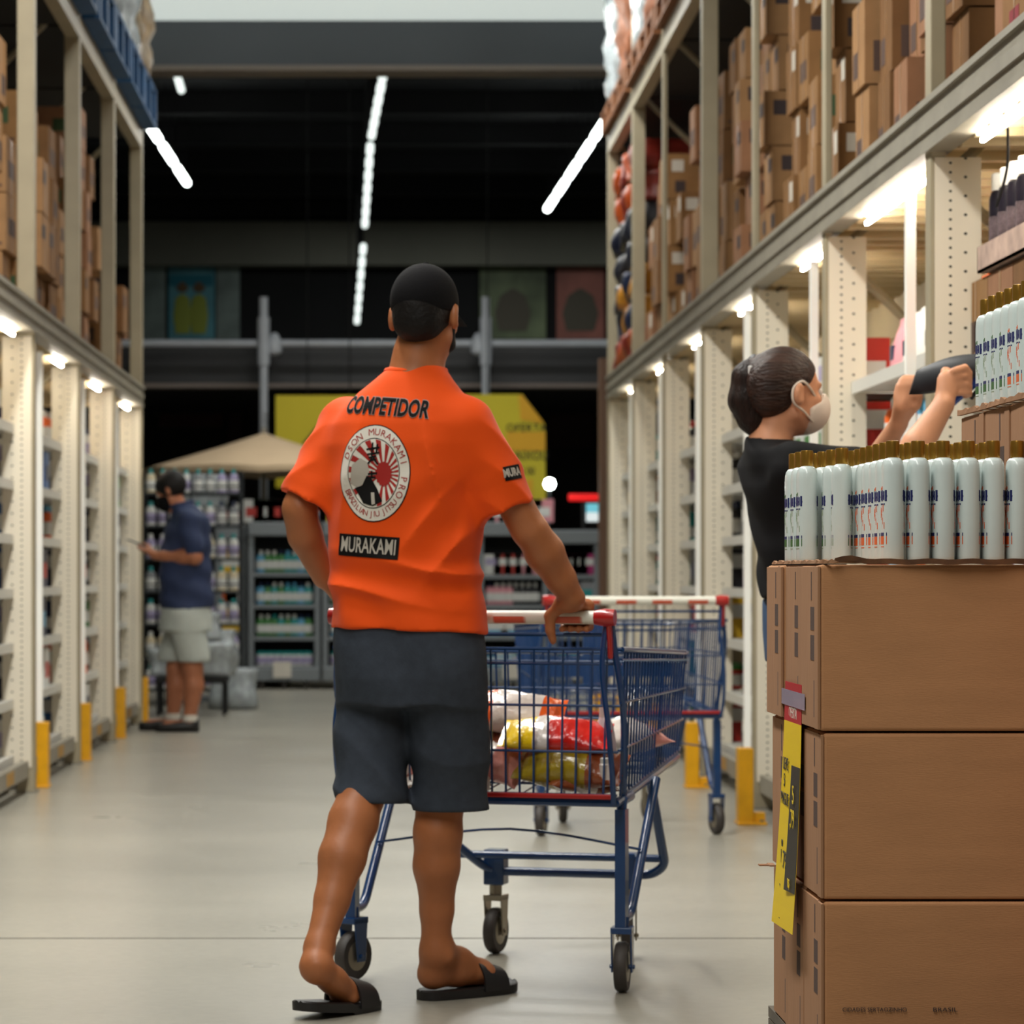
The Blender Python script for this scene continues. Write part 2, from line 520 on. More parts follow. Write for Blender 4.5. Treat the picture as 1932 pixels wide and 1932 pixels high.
for s in (1, -1):
    P = SIDE[s]
    for k in range(P['n']):
        yb = P['y0'] + k * PITCH
        if s > 0 and k == 6:
            continue
        w = rnd.choice([0.28, 0.33, 0.38])
        cols = int((PITCH - 0.12) / (w + 0.01))
        zvis = EYE + 1080 * (yb + PITCH) / FOC + 0.1
        h = rnd.choice([0.24, 0.27, 0.30])
        kind0 = rnd.randrange(4)
        for c in range(cols):
            top = P['zu'] - 0.12 - rnd.choice([0.05, 0.05, 0.3, 0.3, 0.6])
            if s > 0 and k >= 4 and c == 0: top = 3.1 + 0.2 * (k - 4)
            if s < 0: top = min(top, [3.3, 3.5, 3.6, 3.5][k] - 0.25 * (c == 0) + rnd.uniform(-.2, .2))
            z = P['z'] + P['beam'] - 0.01
            kind = kind0 if rnd.random() < 0.7 else rnd.randrange(4)
            mi = rnd.randrange(5)
            if s > 0 and k == 0: kind = 4 if c == 3 else kind
            layer = 0
            inset = 0.05 + rnd.uniform(0, 0.07)
            while z + h < min(top, zvis) + 0.001:
                key = (s, w, h, mi, kind)
                if key not in protos:
                    o = protos[key] = carton_mesh(w - 0.012, 0.5, h, mi, kind, s)
                else:
                    o = dup(protos[key])
                o.location = (P['x'] + s * (inset + rnd.uniform(-0.045, 0.045)), yb + 0.10 + c * (w + 0.01) + rnd.uniform(-0.004, 0.004), z)
                o.rotation_euler = (0, 0, rnd.uniform(-0.02, 0.02))
                tag(o, f"kraft carton, {ORD[layer]} layer of the {ORD[c]} column, {ORD[k]} bay above {P['name']}", 'carton',
                    'cartons stored above ' + P['name'])
                z += h
                layer += 1

# pallets and wrapped goods on the top level
def pallet(name, m, w, d, h):
    t = thing(name, 'x', 'pallet')
    n = 5
    for i in range(3):
        MB().box(-d / 2, -w / 2 + i * (w - 0.1) / 2, 0.02, d / 2, -w / 2 + i * (w - 0.1) / 2 + 0.1, h - 0.025).build('block_row', m, t)
    a = MB()
    for i in range(n):
        x = -d / 2 + i * (d - 0.12) / (n - 1)
        a.box(x, -w / 2, h - 0.022, x + 0.12, w / 2, h)
    a.build('top_deck', m, t)
    b = MB()
    for i in range(3):
        x = -d / 2 + i * (d - 0.1) / 2
        b.box(x, -w / 2, 0, x + 0.1, w / 2, 0.02)
    b.build('bottom_board', m, t)
    return t
def lumpy(name, w, d, h, m, seed, amp=0.03, n=9):
    """wrapped load: rounded box with bulges"""
    r = random.Random(seed)
    bm = bmesh.new()
    bmesh.ops.create_cube(bm, size=1)
    bmesh.ops.subdivide_edges(bm, edges=bm.edges[:], cuts=n, use_grid_fill=True)
    ph = [r.uniform(0, 6) for _ in range(6)]
    for v in bm.verts:
        p = v.co
        k = max(abs(p.x), abs(p.y), abs(p.z)) * 2
        q = p.normalized() * 0.62
        p = p.lerp(q, 0.16)
        q = Vector((p.x * d, p.y * w, (p.z + 0.5) * h))
        f = math.sin(q.x * 17 + ph[0]) * math.sin(q.y * 15 + ph[1]) + math.sin(q.z * 21 + ph[2] + q.y * 9) * 0.8
        v.co = q + Vector((p.x * 2, p.y * 2, 0)) * f * amp
    zmin = min(v.co.z for v in bm.verts)
    for v in bm.verts: v.co.z -= zmin
    me = bpy.data.meshes.new(name)
    bm.to_mesh(me); bm.free()
    me.materials.append(m)
    me.polygons.foreach_set('use_smooth', [True] * len(me.polygons))
    o = bpy.data.objects.new(name, me)
    COL.objects.link(o)
    return o
wp = pallet('wooden_pallet', M['wood'], 0.98, 1.0, 0.15)
bp = pallet('blue_pallet', M['bluepallet'], 0.98, 1.0, 0.26)
first = {1: True, -1: True}
M['brownload'] = mat('brown_load', (122, 70, 38), 0.7, noise=(6, 0.4), bump=(20, 0.5))
M['wraptan'] = mat('wrapped_tan', (150, 128, 100), 0.35, noise=(12, 0.4), bump=(16, 0.8))
for s in (1, -1):
    P = SIDE[s]
    for k in (range(3, 7) if s > 0 else range(1, 4)):
        for j in range(2):
            base = wp if s > 0 else bp
            o = base if first[s] else dup(base)
            first[s] = False
            y = P['y0'] + k * PITCH + 0.6 + j * 1.02
            o.location = (P['x'] + s * (0.42 if s > 0 else 0.37), y, P['zu'] + 0.121)
            which = f"{ORD[j]} in the {ORD[k]} bay atop {P['name']}"
            tag(o, ("wooden pallet, " if s > 0 else "blue pallet, ") + which, 'pallet', 'pallets on the top level')
            l = lumpy('wrapped_load', 0.86, 0.92, 0.9 if s > 0 else 0.8, (M['wrap'] if (j + k) % 2 or s > 0 else M['wraptan']), k * 7 + j)
            if s > 0 and j == 0: l.data.materials[0] = M['brownload']
            l.location = (o.location.x, y, o.location.z + (0.151 if s > 0 else 0.261))
            tag(l, "shrink wrapped goods on the pallet, " + which, 'wrapped goods', 'wrapped loads on the top level')

# bagged goods in the far bay above the woman's rack
bagcols = [('orange', (170, 72, 26)), ('navy', (22, 26, 44)), ('dark blue', (26, 36, 62)), ('red', (120, 34, 22)), ('charcoal', (38, 36, 40)), ('amber', (190, 130, 40))]
P = SIDE[1]
i = 0
for c in range(4):
    for r_ in range(7):
        nm, cc = bagcols[(r_ * 5 + c * 3 + r_ // 2) % 6]
        key = 'bag' + nm
        if key not in M: M[key] = mat('bag_' + nm.replace(' ', '_'), cc, 0.35, noise=(10, 0.3), bump=(10, 0.4))
        o = lumpy('bagged_goods', 0.44, 0.5, 0.2, M[key], r_ + c * 10, 0.02, 5)
        o.location = (P['x'] + 0.26 + 0.02 * (r_ % 2), P['y0'] + 6 * PITCH + 0.40 + c * 0.475, P['z'] + P['beam'] + 0.012 + r_ * 0.2)
        tag(o, f"{nm} plastic bag, {ORD[r_]} layer of the {ORD[c]} pile, farthest bay above the woman's rack", 'bag', "plastic bags stored in the farthest bay")

# ------------------------------------------------------------------ goods on the lit shelves
PAL = {'white': (226, 226, 222), 'blue': (28, 92, 158), 'light blue': (96, 170, 208), 'navy': (24, 38, 76), 'red': (196, 44, 32), 'orange': (236, 104, 36),
       'yellow': (230, 184, 40), 'green': (60, 128, 60), 'teal': (30, 150, 150), 'purple': (110, 84, 140), 'pink': (222, 150, 160), 'brown': (92, 52, 40), 'black': (28, 26, 30),
       'grey': (140, 142, 146), 'cream': (222, 208, 176), 'lilac': (170, 160, 196), 'amber': (190, 130, 40), 'magenta': (176, 30, 110)}
def pm(c):
    k = 'prod_' + c
    if k not in M: M[k] = mat('plastic_' + c.replace(' ', '_'), PAL[c], 0.38)
    return M[k]
gp = {}
def good(kind, c, c2):
    key = (kind, c, c2)
    if key in gp:
        return dup(gp[key])
    mb = MB()
    if kind == 'bottle':
        mb.lathe([(0.034, 0), (0.038, 0.01), (0.038, 0.12), (0.03, 0.145), (0.014, 0.155)], n=12, sy=1.25)
        mb.lathe([(0.016, 0.153), (0.016, 0.185), (0.010, 0.19)], n=10, mi=1)
        mb.lathe([(0.0386, 0.03), (0.0388, 0.031), (0.0388, 0.10), (0.0386, 0.101)], n=12, sy=1.25, mi=2)
    elif kind == 'jar':
        mb.lathe([(0.045, 0), (0.05, 0.01), (0.05, 0.085), (0.04, 0.10)], n=14)
        mb.lathe([(0.046, 0.098), (0.046, 0.122), (0.04, 0.125)], n=14, mi=1)
        mb.lathe([(0.0505, 0.02), (0.0507, 0.021), (0.0507, 0.075), (0.0505, 0.076)], n=14, mi=2)
    elif kind == 'box':
        mb.box(-0.055, -0.08, 0, 0.055, 0.08, 0.175)
        for sx in (-1, 1):
            a, b = sorted((sx * 0.055, sx * 0.0562)); mb.box(a, -0.06, 0.08, b, 0.06, 0.14, 2)
        mb.box(-0.04, -0.0812, 0.03, 0.04, -0.08, 0.09, 1)
    elif kind == 'pack':
        mb.box(-0.08, -0.11, 0, 0.08, 0.11, 0.20)
        mb.box(-0.0812, -0.08, 0.05, 0.0812, 0.08, 0.13, 1)
        mb.box(-0.06, -0.1112, 0.10, 0.06, -0.11, 0.17, 2)
    elif kind == 'pouch':
        r = []
        for z, a, b in ((0, .045, .075), (.01, .05, .08), (.09, .042, .078), (.15, .02, .078), (.18, .004, .08), (.195, .003, .08)):
            r.append([(a * math.cos(t * math.pi / 6), b * math.copysign(abs(math.sin(t * math.pi / 6)) ** .6, math.sin(t * math.pi / 6)), z) for t in range(12)])
        mb.rings(r)
        mb.box(-0.046, -0.03, 0.05, 0.046, 0.03, 0.10, 1)
    o = mb.build({'bottle': 'shelf_bottle', 'jar': 'shelf_jar', 'box': 'shelf_box', 'pack': 'shelf_pack', 'pouch': 'shelf_pouch'}[kind], [pm(c), pm(c2), pm('white' if c != 'white' else 'lilac')],
                 None, smooth='auto' if kind in ('bottle', 'jar', 'pouch') else False, bevel=0.006 if kind in ('box', 'pack') else 0)
    gp[key] = o
    return o
SCHEME = {1: [['white', 'navy', 'purple'], ['white', 'orange', 'pink', 'light blue'], ['light blue', 'white', 'red'], ['brown', 'purple', 'grey'], ['red', 'yellow', 'black', 'white'], ['teal', 'black', 'white', 'green'], ['amber', 'teal', 'white', 'navy']],
          -1: [['white', 'blue', 'red'], ['blue', 'light blue', 'navy', 'white'], ['blue', 'navy', 'white', 'orange'], ['green', 'black', 'navy', 'white']]}
rnd = random.Random(21)
for s in (1, -1):
    P = SIDE[s]
    for k in range(P['n']):
        yb = P['y0'] + k * PITCH
        for zi, z in enumerate(SHELF_Z):
            if s > 0 and k == 0 and zi > 4: continue
            kind = rnd.choice(['bottle', 'box', 'pack', 'jar', 'pouch', 'bottle', 'pack'] if s > 0 else ['pack', 'box', 'pack', 'box', 'bottle'])
            step = {'bottle': 0.2, 'jar': 0.22, 'box': 0.24, 'pack': 0.28, 'pouch': 0.24}[kind]
            n = int(1.88 / step)
            cs = SCHEME[s][k]
            c = rnd.choice(cs); c2 = rnd.choice(['white', 'red', 'navy', 'yellow', 'green'] if s > 0 else ['white', 'navy', 'light blue', 'white', 'grey'])
            for i in range(n):
                if i % 3 == 0: c = rnd.choice(cs)
                if c == c2: c2 = 'navy' if c != 'navy' else 'red'
                o = good(kind, c, c2)
                sz = 1.0
                o.location = (P['x'] + s * (0.170 + rnd.uniform(-0.012, 0.012)), yb + 0.2 + i * step, z + 0.001)
                tag(o, f"{c} {kind}, {ORD[i]} along the {ORD[zi]} shelf, {ORD[k]} bay of {P['name']}", kind, f"goods on the lit shelves of {P['name']}")
# tall packs on the top shelf beside the woman
def special(name, label, cat, mb, mats, loc, **k):
    o = mb.build(name, mats, None, **k); o.location = loc
    return tag(o, label, cat)
X1 = SIDE[1]['x']

# ------------------------------------------------------------------ dark bottles with white caps on the nearest lit shelf
def dark_bottle():
    t = thing('dark_bottle', 'x', 'bottle')
    MB().lathe([(0.028, 0), (0.031, 0.008), (0.031, 0.19), (0.026, 0.21), (0.014, 0.218)], n=14).build('bottle_body', M.setdefault('darkb', mat('dark_plastic', (24, 20, 30), 0.3)), t, smooth='auto')
    MB().lathe([(0.024, 0.216), (0.024, 0.262), (0.02, 0.266)], n=14).build('bottle_cap', pm('white'), t, smooth='auto')
    MB().lathe([(0.0315, 0.05), (0.0316, 0.051), (0.0316, 0.14), (0.0315, 0.141)], n=14).build('bottle_label', M.setdefault('darklab', mat('dark_label', (84, 70, 74), 0.5, noise=(60, 0.6))), t, smooth='auto')
    return t
tray_z = 1.875
k = 0
tb = None
for r_ in range(2):
    for i in range(9):
        o = dark_bottle() if tb is None else dup(tb)
        if tb is None: tb = o
        o.location = (X1 + 0.125 + r_ * 0.075, 7.75 + i * 0.122, tray_z + 0.012)
        o['label'] = f"dark bottle with white cap, {ORD[i]} in the {['outer', 'inner'][r_]} row above the gold capped bottles"
        o['group'] = 'dark bottles with white caps'
tr = MB().box(0, 0, 0, 0.2, 1.1, 0.008).box(0, 0, 0, 0.006, 1.1, 0.075).box(0.194, 0, 0, 0.2, 1.1, 0.075).box(0, 0, 0, 0.2, 0.006, 0.075).box(0, 1.094, 0, 0.2, 1.1, 0.075)
tag(tr.build('carton_tray', mat('tray_pinkish', (176, 150, 136), 0.8, noise=(14, 0.25)), None, loc=(X1 + 0.075, 7.7, tray_z - 0.0)), 'open carton tray holding the dark bottles with white caps', 'carton tray')
for i in range(6):
    o = carton_mesh(0.34, 0.3, 0.30, i % 5, 2, 1)
    o.location = (X1 + 0.09, 7.0 + i * 0.35 - 0.02, 1.567)
    tag(o, f"kraft carton under the dark bottle tray, {ORD[i]} along the row", 'carton', 'cartons under the dark bottle tray')
tag(MB().box(-0.0015, 0, 0, 0, 0.07, 0.10).box(-0.0015, 0.02, 0.10, 0, 0.05, 0.13).build('shelf_flag', M['yellow'], None, loc=(X1 + 0.012, 13.86, 1.03)), 'small yellow price flag hanging on a shelf rail beyond the second cart', 'price flag')
# cables hanging under the deck panel
cb = MB().tube(bez([(X1 + 0.03, 8.15, 2.20), (X1 + 0.05, 8.25, 2.12), (X1 + 0.055, 8.35, 2.06), (X1 + 0.05, 8.40, 2.02)]), 0.004, 6)
cb.tube(bez([(X1 + 0.05, 8.0, 2.21), (X1 + 0.12, 8.1, 2.17), (X1 + 0.19, 8.2, 2.08), (X1 + 0.2, 8.2, 2.0)]), 0.005, 6)
tag(cb.build('power_cable', M['black'], None), 'thin black cables drooping under the shelf light by the dark bottles', 'cable')

# tall packs on the top shelf of the second bay
pk = [('orange', 'white', 9.70, 0.25, 0.24), ('light blue', 'teal', 9.42, 0.20, 0.1), ('white', 'pink', 9.95, 0.19, 0.16), ('orange', 'white', 10.6, 0.24, 0.2)]
for i, (c, c2, y, h, w) in enumerate(pk):
    mb = MB().box(-0.07, -w / 2, 0, 0.07, w / 2, h)
    mb.box(-0.0715, -w * .4, h * .2, 0.0715, w * .4, h * .45, 1).box(-0.05, -w / 2 - .0015, h * .12, 0.05, -w / 2, h * .5, 1)
    o = mb.build('refill_pack', [pm(c), pm(c2)], None, bevel=0.012)
    o.location = (X1 + 0.33, y, 1.701)
    tag(o, f"tall {c} and {c2} pack behind the shelf front, {ORD[i]} beside the woman's hands", 'pack')

# ------------------------------------------------------------------ the display stack in front
SX = 0.79                                       # aisle face of the stack
kr = M['kraftfront'] = mat('kraft_front', (182, 132, 92), 0.8, noise=(5, 0.06), bump=(90, 0.10), spec=0.2, stretch=(1, 1, 6))  # tone raised: missing front light is put into the colour
M['kraftside'] = mat('kraft_side', (158, 118, 88), 0.85, noise=(7, 0.08), bump=(60, 0.1), spec=0.2, stretch=(1, 1, 0.3))  # tone lowered: weaker side light is put into the colour
M['kraftedge'] = mat('kraft_edge', (96, 62, 38), 0.9, noise=(40, 0.4))
M['clearTape'] = mat('clear_tape', (176, 150, 136), 0.15, spec=0.8)
def display_carton(x, y, z, w, d, h, label, group, front=False, text=False):
    t = thing('display_carton', label, 'carton', (x, y, z), 0, group)
    mb = MB()
    mb.box(0.001, 0.002, 0.002, w, d - 0.002, h - 0.002)
    mb.mi = 1
    # outer flap strips at the side edges, slightly proud
    b = MB()
    b.box(-0.0035, 0.001, 0.004, 0.002, 0.045, h - 0.005)
    mb.build('carton_body', [M['kraftfront']], t, bevel=0.006, seg=3)
    b.build('side_flap', M['kraftside'], t, bevel=0.0012)
    c = MB().box(-0.0015, 0.05, 0.004, 0.002, d - 0.006, h - 0.005)
    c.build('side_panel', M['kraftside'], t, bevel=0.001)
    p = MB()
    for z0, z1 in ((0.60, 0.74), (0.42, 0.57)):
        n = 9
        for i in range(n):
            yy = 0.052 + i * 0.006
            p.box(-0.0022, yy, h * z0, -0.0014, yy + 0.0042, h * z1)
    p.box(-0.0022, 0.054, h * 0.08, -0.0014, 0.062, h * 0.30).box(-0.0022, 0.09, h * 0.78, -0.0014, 0.098, h * 0.95)
    p.build('carton_print', M['inkgrey'], t)
    bm_ = MB().box(-0.002, 0.045, 0.003, 0.0, 0.051, h - 0.004)
    bm_.build('fold_gap', M['kraftedge'], t)
    return t
cnt = 0
H3 = 0.302
LV = ['bottom', 'middle', 'top']
for li in range(3):
    for di in range(3):
        jx = [[0.0, 0.002, 0.006], [0.0, 0.010, 0.004], [-0.006, -0.002, -0.008]][li][di]
        lab = f"large kraft carton, {['front', 'middle', 'rear'][di]} one of the {LV[li]} layer beneath the gold capped bottles"
        o = display_carton(SX + jx, 5.5 + di * 0.245 + [0.0, 0.004, 0.002][li], 0.13 + li * H3, 0.378, 0.243, H3, lab, 'display cartons under the bottles')
        if li == 0 and di == 0: low_front = o
        if li == 2 and di == 0: top_front = o
X4 = 1.176
for li in range(4):
    for di in range(4):
        if di == 0 and li < 3 and False: continue
        lab = f"kraft carton of the taller stack, {ORD[li]} layer up and {ORD[di]} back"
        display_carton(X4 + (0.003 if li % 2 else 0), 5.27 + di * 0.245, 0.13 + li * H3, 0.37, 0.243, H3 - 0.0005, lab, 'cartons of the taller display stack')
def text_mesh(s, size, ex=0.0):
    cu = bpy.data.curves.new('tmp', 'FONT')
    cu.body = s
    cu.size = size
    cu.extrude = ex
    cu.align_x = 'CENTER'; cu.align_y = 'CENTER'
    cu.resolution_u = 3
    o = bpy.data.objects.new('tmp', cu)
    COL.objects.link(o)
    dg = bpy.context.evaluated_depsgraph_get()
    me = bpy.data.meshes.new_from_object(o.evaluated_get(dg))
    bpy.data.objects.remove(o)
    bpy.data.curves.remove(cu)
    return me
def flat_text(s, size, Mx, m, name, parent, bold=0.0, sx=1.0):
    me = text_mesh(s, size, 0.0004)
    me.transform(Mx @ Matrix.Diagonal((sx, 1, 1, 1)))
    me.name = name
    me.materials.clear(); me.materials.append(m)
    o = bpy.data.objects.new(name, me); COL.objects.link(o); o.parent = parent
    return o
RX = Matrix.Rotation(math.pi / 2, 4, 'X')       # text facing the camera (-Y)
RS = Matrix.Rotation(-math.pi / 2, 4, 'Z') @ RX  # text facing -X
p = W(1650, 1905, 5.5) - low_front.location
flat_text('CIDADES SERTAOZINHO', 0.0105, Matrix.Translation((p.x, -0.0008, p.z)) @ RX, M['ink'], 'printed_line', low_front, sx=0.98)
p = W(1783, 1905, 5.5) - low_front.location
flat_text('BRASIL', 0.0105, Matrix.Translation((p.x, -0.0008, p.z)) @ RX, M['ink'], 'printed_line', low_front, sx=1.4)

# torn top edges of the opened cartons
def torn(name, pts, h, th, seed, parent_label, cat='cardboard strip'):
    r = random.Random(seed)
    mb = MB()
    P_ = bez(pts, 10)
    rings = []
    for i, q in enumerate(P_):
        hh = h * (0.45 + 0.55 * abs(math.sin(i * 0.9 + seed)) + r.uniform(-.2, .2))
        t = (P_[min(i + 1, len(P_) - 1)] - P_[max(i - 1, 0)]).normalized()
        nrm = Vector((-t.y, t.x, 0)).normalized()
        a = q + nrm * th * 0.5; b = q - nrm * th * 0.5
        wv = nrm * r.uniform(-.001, .001)
        rings.append([a, b, b + Vector((0, 0, hh)) + wv, a + Vector((0, 0, hh)) + wv])
    mb.rings(rings)
    return mb
top = 0.13 + 3 * H3
tr1 = torn('x', [(SX + 0.0, 6.2, top), (SX + 0.001, 5.95, top), (SX - 0.002, 5.7, top), (SX + 0.004, 5.51, top), (SX + 0.06, 5.503, top + .001), (SX + 0.2, 5.502, top), (SX + 0.37, 5.502, top)], 0.007, 0.006, 3, '')
for v_i, v in enumerate(tr1.v): pass
tag(tr1.build('torn_edge', M['kraftside'], None), 'ragged cardboard rim around the feet of the gold capped bottles', 'cardboard rim')
fl = MB()
rings = []
for i in range(26):
    u = i / 25
    x = SX + 0.02 + u * 0.36
    z = top + 0.006 * math.exp(-((u - 0.08) / 0.07) ** 2) + 0.0015 + 0.001 * math.sin(u * 30)
    yy = 5.492 + 0.006 * math.sin(u * 7)
    rings.append([(x, yy, z - 0.003), (x, 5.502, z - 0.003), (x, 5.502, z + 0.003), (x, yy, z + 0.0065)])
fl.rings(rings)
tag(fl.build('carton_lid_flap', M['kraftedge'], None), 'thin torn lid flap along the top of the front carton', 'cardboard flap')
top4 = 0.13 + 4 * H3
tr2 = torn('x', [(X4 - .002, 6.25, top4), (X4, 6.0, top4), (X4 - .004, 5.8, top4), (X4 - .001, 5.6, top4), (X4 - .003, 5.27, top4)], 0.012, 0.008, 5, '')
tag(tr2.build('torn_edge', M['kraftside'], None), 'ragged cardboard rim on the taller stack by the pouch', 'cardboard rim')
tag(MB().box(0, 0, 0, 0.012, 0.05, 0.003).box(-0.02, 0.01, 0, 0, 0.03, 0.003).build('cardboard_scrap', M['kraftside'], None, loc=(SX - 0.012, 6.16, 0.13 + H3 - 0.0015)), 'small torn cardboard scrap sticking out between two carton layers', 'cardboard scrap')

# pallets carrying both stacks
sp = pallet('wooden_pallet', mat('pallet_worn', (92, 84, 72), 0.85, noise=(10, 0.25)), 1.06, 0.76, 0.1295)
sp.location = (SX + 0.385, 5.79, 0)
tag(sp, 'worn grey wooden pallet under the display cartons', 'pallet')

# yellow price sheet taped on the stack side
M['signyellow'] = mat('sheet_yellow', (232, 198, 18), 0.45)
M['signred'] = mat('sheet_red', (178, 24, 34), 0.45)
M['signgrey'] = mat('sheet_dark', (52, 50, 44), 0.45)
sg = thing('price_sheet', 'yellow and red price sheet taped to the side of the carton stack', 'price sheet', (SX - 0.006, 5.84, 0))
def sheet(z0, z1, y0, y1, m, name, off=0.0, n=10):
    mb = MB(); rings = []
    for i in range(n + 1):
        z = z0 + (z1 - z0) * i / n
        u = (0.80 - z) / 0.5                        # 0 at the top, 1 at the bottom: it curls outwards
        dx = -0.0015 - 0.018 * max(0, u) ** 2 - off
        tw = 0.013 * max(0, u)
        a = Vector((dx - tw * 0.2, y0, z)); b = Vector((dx - tw, y1, z))
        rings.append([a, b, b + Vector((-0.0006, 0, 0)), a + Vector((-0.0006, 0, 0))])
    mb.rings(rings)
    return mb.build(name, m, sg)
sheet(0.735, 0.81, -0.115, 0.115, M['signred'], 'red_header')
sheet(0.345, 0.735, -0.115, 0.115, M['signyellow'], 'yellow_body')
sheet(0.42, 0.655, -0.115, -0.02, M['signgrey'], 'dark_price_panel', 0.0008)
for i, (z, y, t_, s_) in enumerate([(0.652, 0.06, 'LEVE', 0.034), (0.62, 0.07, '5', 0.036), (0.585, 0.055, 'PAGUE', 0.034), (0.50, 0.06, '00', 0.02), (0.47, 0.03, '1,79', 0.05), (0.42, 0.06, 'un', 0.022), (0.362, 0.05, '------', 0.022)]):
    u = (0.80 - z) / 0.5
    flat_text(t_, s_, Matrix.Translation((-0.0052 - 0.018 * u * u - 0.006 * u, y, z)) @ RS, M['signgrey'], 'price_lettering', sg)
for z, t_, s_ in ((0.60, '5', 0.05), (0.555, ',79', 0.05), (0.435, 'R$', 0.025)):
    u = (0.80 - z) / 0.5
    flat_text(t_, s_, Matrix.Translation((-0.0065 - 0.018 * u * u - 0.006 * u, -0.067, z)) @ RS, M['signyellow'], 'price_figure', sg)
flat_text('OFERTA', 0.03, Matrix.Translation((-0.003, 0.0, 0.752)) @ RS, M['label'], 'header_lettering', sg)
MB().box(-0.0045, -0.17, 0.765, -0.0035, 0.18, 0.795).build('clear_tape', mat('tape_lilac', (150, 140, 160), 0.2), sg)

# ------------------------------------------------------------------ shampoo bottles
M['bwhite'] = mat('bottle_white', (206, 218, 216), 0.3, noise=(30, 0.02), coat=0.2)
M['gold'] = mat('cap_gold', (168, 126, 50), 0.3, metal=0.75)
M['lnavy'] = mat('label_navy', (32, 40, 96), 0.5)
M['lgreen'] = mat('label_green', (52, 100, 48), 0.5)
M['lorange'] = mat('label_orange', (214, 98, 44), 0.5)
M['lpale'] = mat('label_leaf', (140, 156, 130), 0.5)
def bottle(c, pale, name):
    t = thing(name, 'x', 'bottle')
    A, B = 0.0198, 0.031
    MB().lathe([(0.90, 0), (0.985, 0.004), (1.0, 0.012), (1.0, 0.165), (0.97, 0.176), (0.88, 0.184), (0.7, 0.189), (0.5, 0.191)], n=28, sx=A, sy=B, ex=2.5).build('bottle_body', M['bwhite'], t, smooth='auto')
    MB().lathe([(0.0122, 0.1905), (0.0126, 0.192), (0.0126, 0.2185), (0.0118, 0.2215), (0.0095, 0.222)], n=20).build('gold_cap', M['gold'], t, smooth='auto')
    lb = MB()
    def patch(u0, u1, z0, z1, mi, off=0.0004):
        # u in -1..1 across the broad face (along y)
        for sx in (-1, 1):
            n = 4; rings = []
            for i in range(n + 1):
                u = u0 + (u1 - u0) * i / n
                x = A * (1 - abs(u) ** 2.5) ** (1 / 2.5)
                y = B * u
                rings.append([(sx * (x - 0.0003), y, z0), (sx * (x + off), y, z0), (sx * (x + off), y, z1), (sx * (x - 0.0003), y, z1)])
            lb.rings(rings, mi)
    r = random.Random(5)
    for i in range(7):                                # the dark word band, drawn as upright strokes
        u = -0.78 + i * 0.225
        patch(u, u + 0.15, 0.112 + 0.002 * (i % 2), 0.130 + 0.002 * ((i + 1) % 2), 0)
    patch(-0.80, 0.78, 0.119, 0.1225, 0)
    for i in range(5):
        patch(-0.6 + i * 0.25, -0.45 + i * 0.25, 0.1055, 0.108, 0)
    for i in range(9):                                # leaf sketch
        u = -0.55 + 0.12 * i; z = 0.062 + 0.032 * abs(math.sin(i * 1.7))
        patch(u, u + 0.06, z, z + 0.012, 2)
    patch(-0.25, -0.1, 0.133, 0.139, 1); patch(0.0, 0.2, 0.132, 0.137, 1)
    patch(-0.78, 0.78, 0.049, 0.055, 0)
    patch(-0.78, 0.78, 0.034, 0.0485, 1)
    patch(-0.5, 0.5, 0.029, 0.0305, 2)
    lb.build('label_print', [M['lnavy'], M[c], M[pale]], t)
    return t
bo = bottle('lorange', 'lorange', 'shampoo_bottle')
bg = bottle('lgreen', 'lpale', 'shampoo_bottle')
used = {'o': False, 'g': False}
def put(kind, x, y, z, rz, label, group):
    src = bo if kind == 'o' else bg
    o = src if not used[kind] else dup(src)
    used[kind] = True
    o.location = (x, y, z); o.rotation_euler = (0, 0, rz)
    o['label'] = label; o['group'] = group
zt = top + 0.001
rb = random.Random(3)
for c in range(5):
    for r_ in range(8):
        put('o', 0.927 + c * 0.0455 + rb.uniform(-.0006, .0006), 5.575 + r_ * 0.076, zt, rb.uniform(-.03, .03),
            f"white bottle with orange label, {ORD[r_]} back in the {ORD[c]} file on the front cartons", 'white gold capped bottles on the front cartons')
for r_ in range(8):
    if r_ == 0: put('o', 0.927 + 5 * 0.0455 - .002, 5.575, zt, 0.02, "white bottle with orange label, nearest the tall stack in the front row", 'white gold capped bottles on the front cartons')
k = 0
for x, y, a in ((0.8835, 5.90, -0.25), (0.878, 5.99, -.1), (0.874, 6.08, -.05), (0.833, 6.02, 0.06), (0.832, 6.10, 0), (0.831, 6.18, 0.0), (0.872, 6.17, 0)):
    put('g', x, y, zt, a, f"white bottle with green label, {ORD[k]} from the front, rear corner of the stack", 'green labelled bottles on the front cartons')
    k += 1
for c in range(2):
    for r_ in range(11):
        kind = 'g' if r_ >= 7 else 'o'
        put(kind, X4 + 0.022 + c * 0.0455, 5.31 + r_ * 0.078, top4 + 0.001, rb.uniform(-.06, .06),
            f"white bottle with {'orange' if kind == 'o' else 'green'} label, {ORD[r_]} back in the {ORD[c]} file on the taller stack", 'white gold capped bottles on the taller stack')

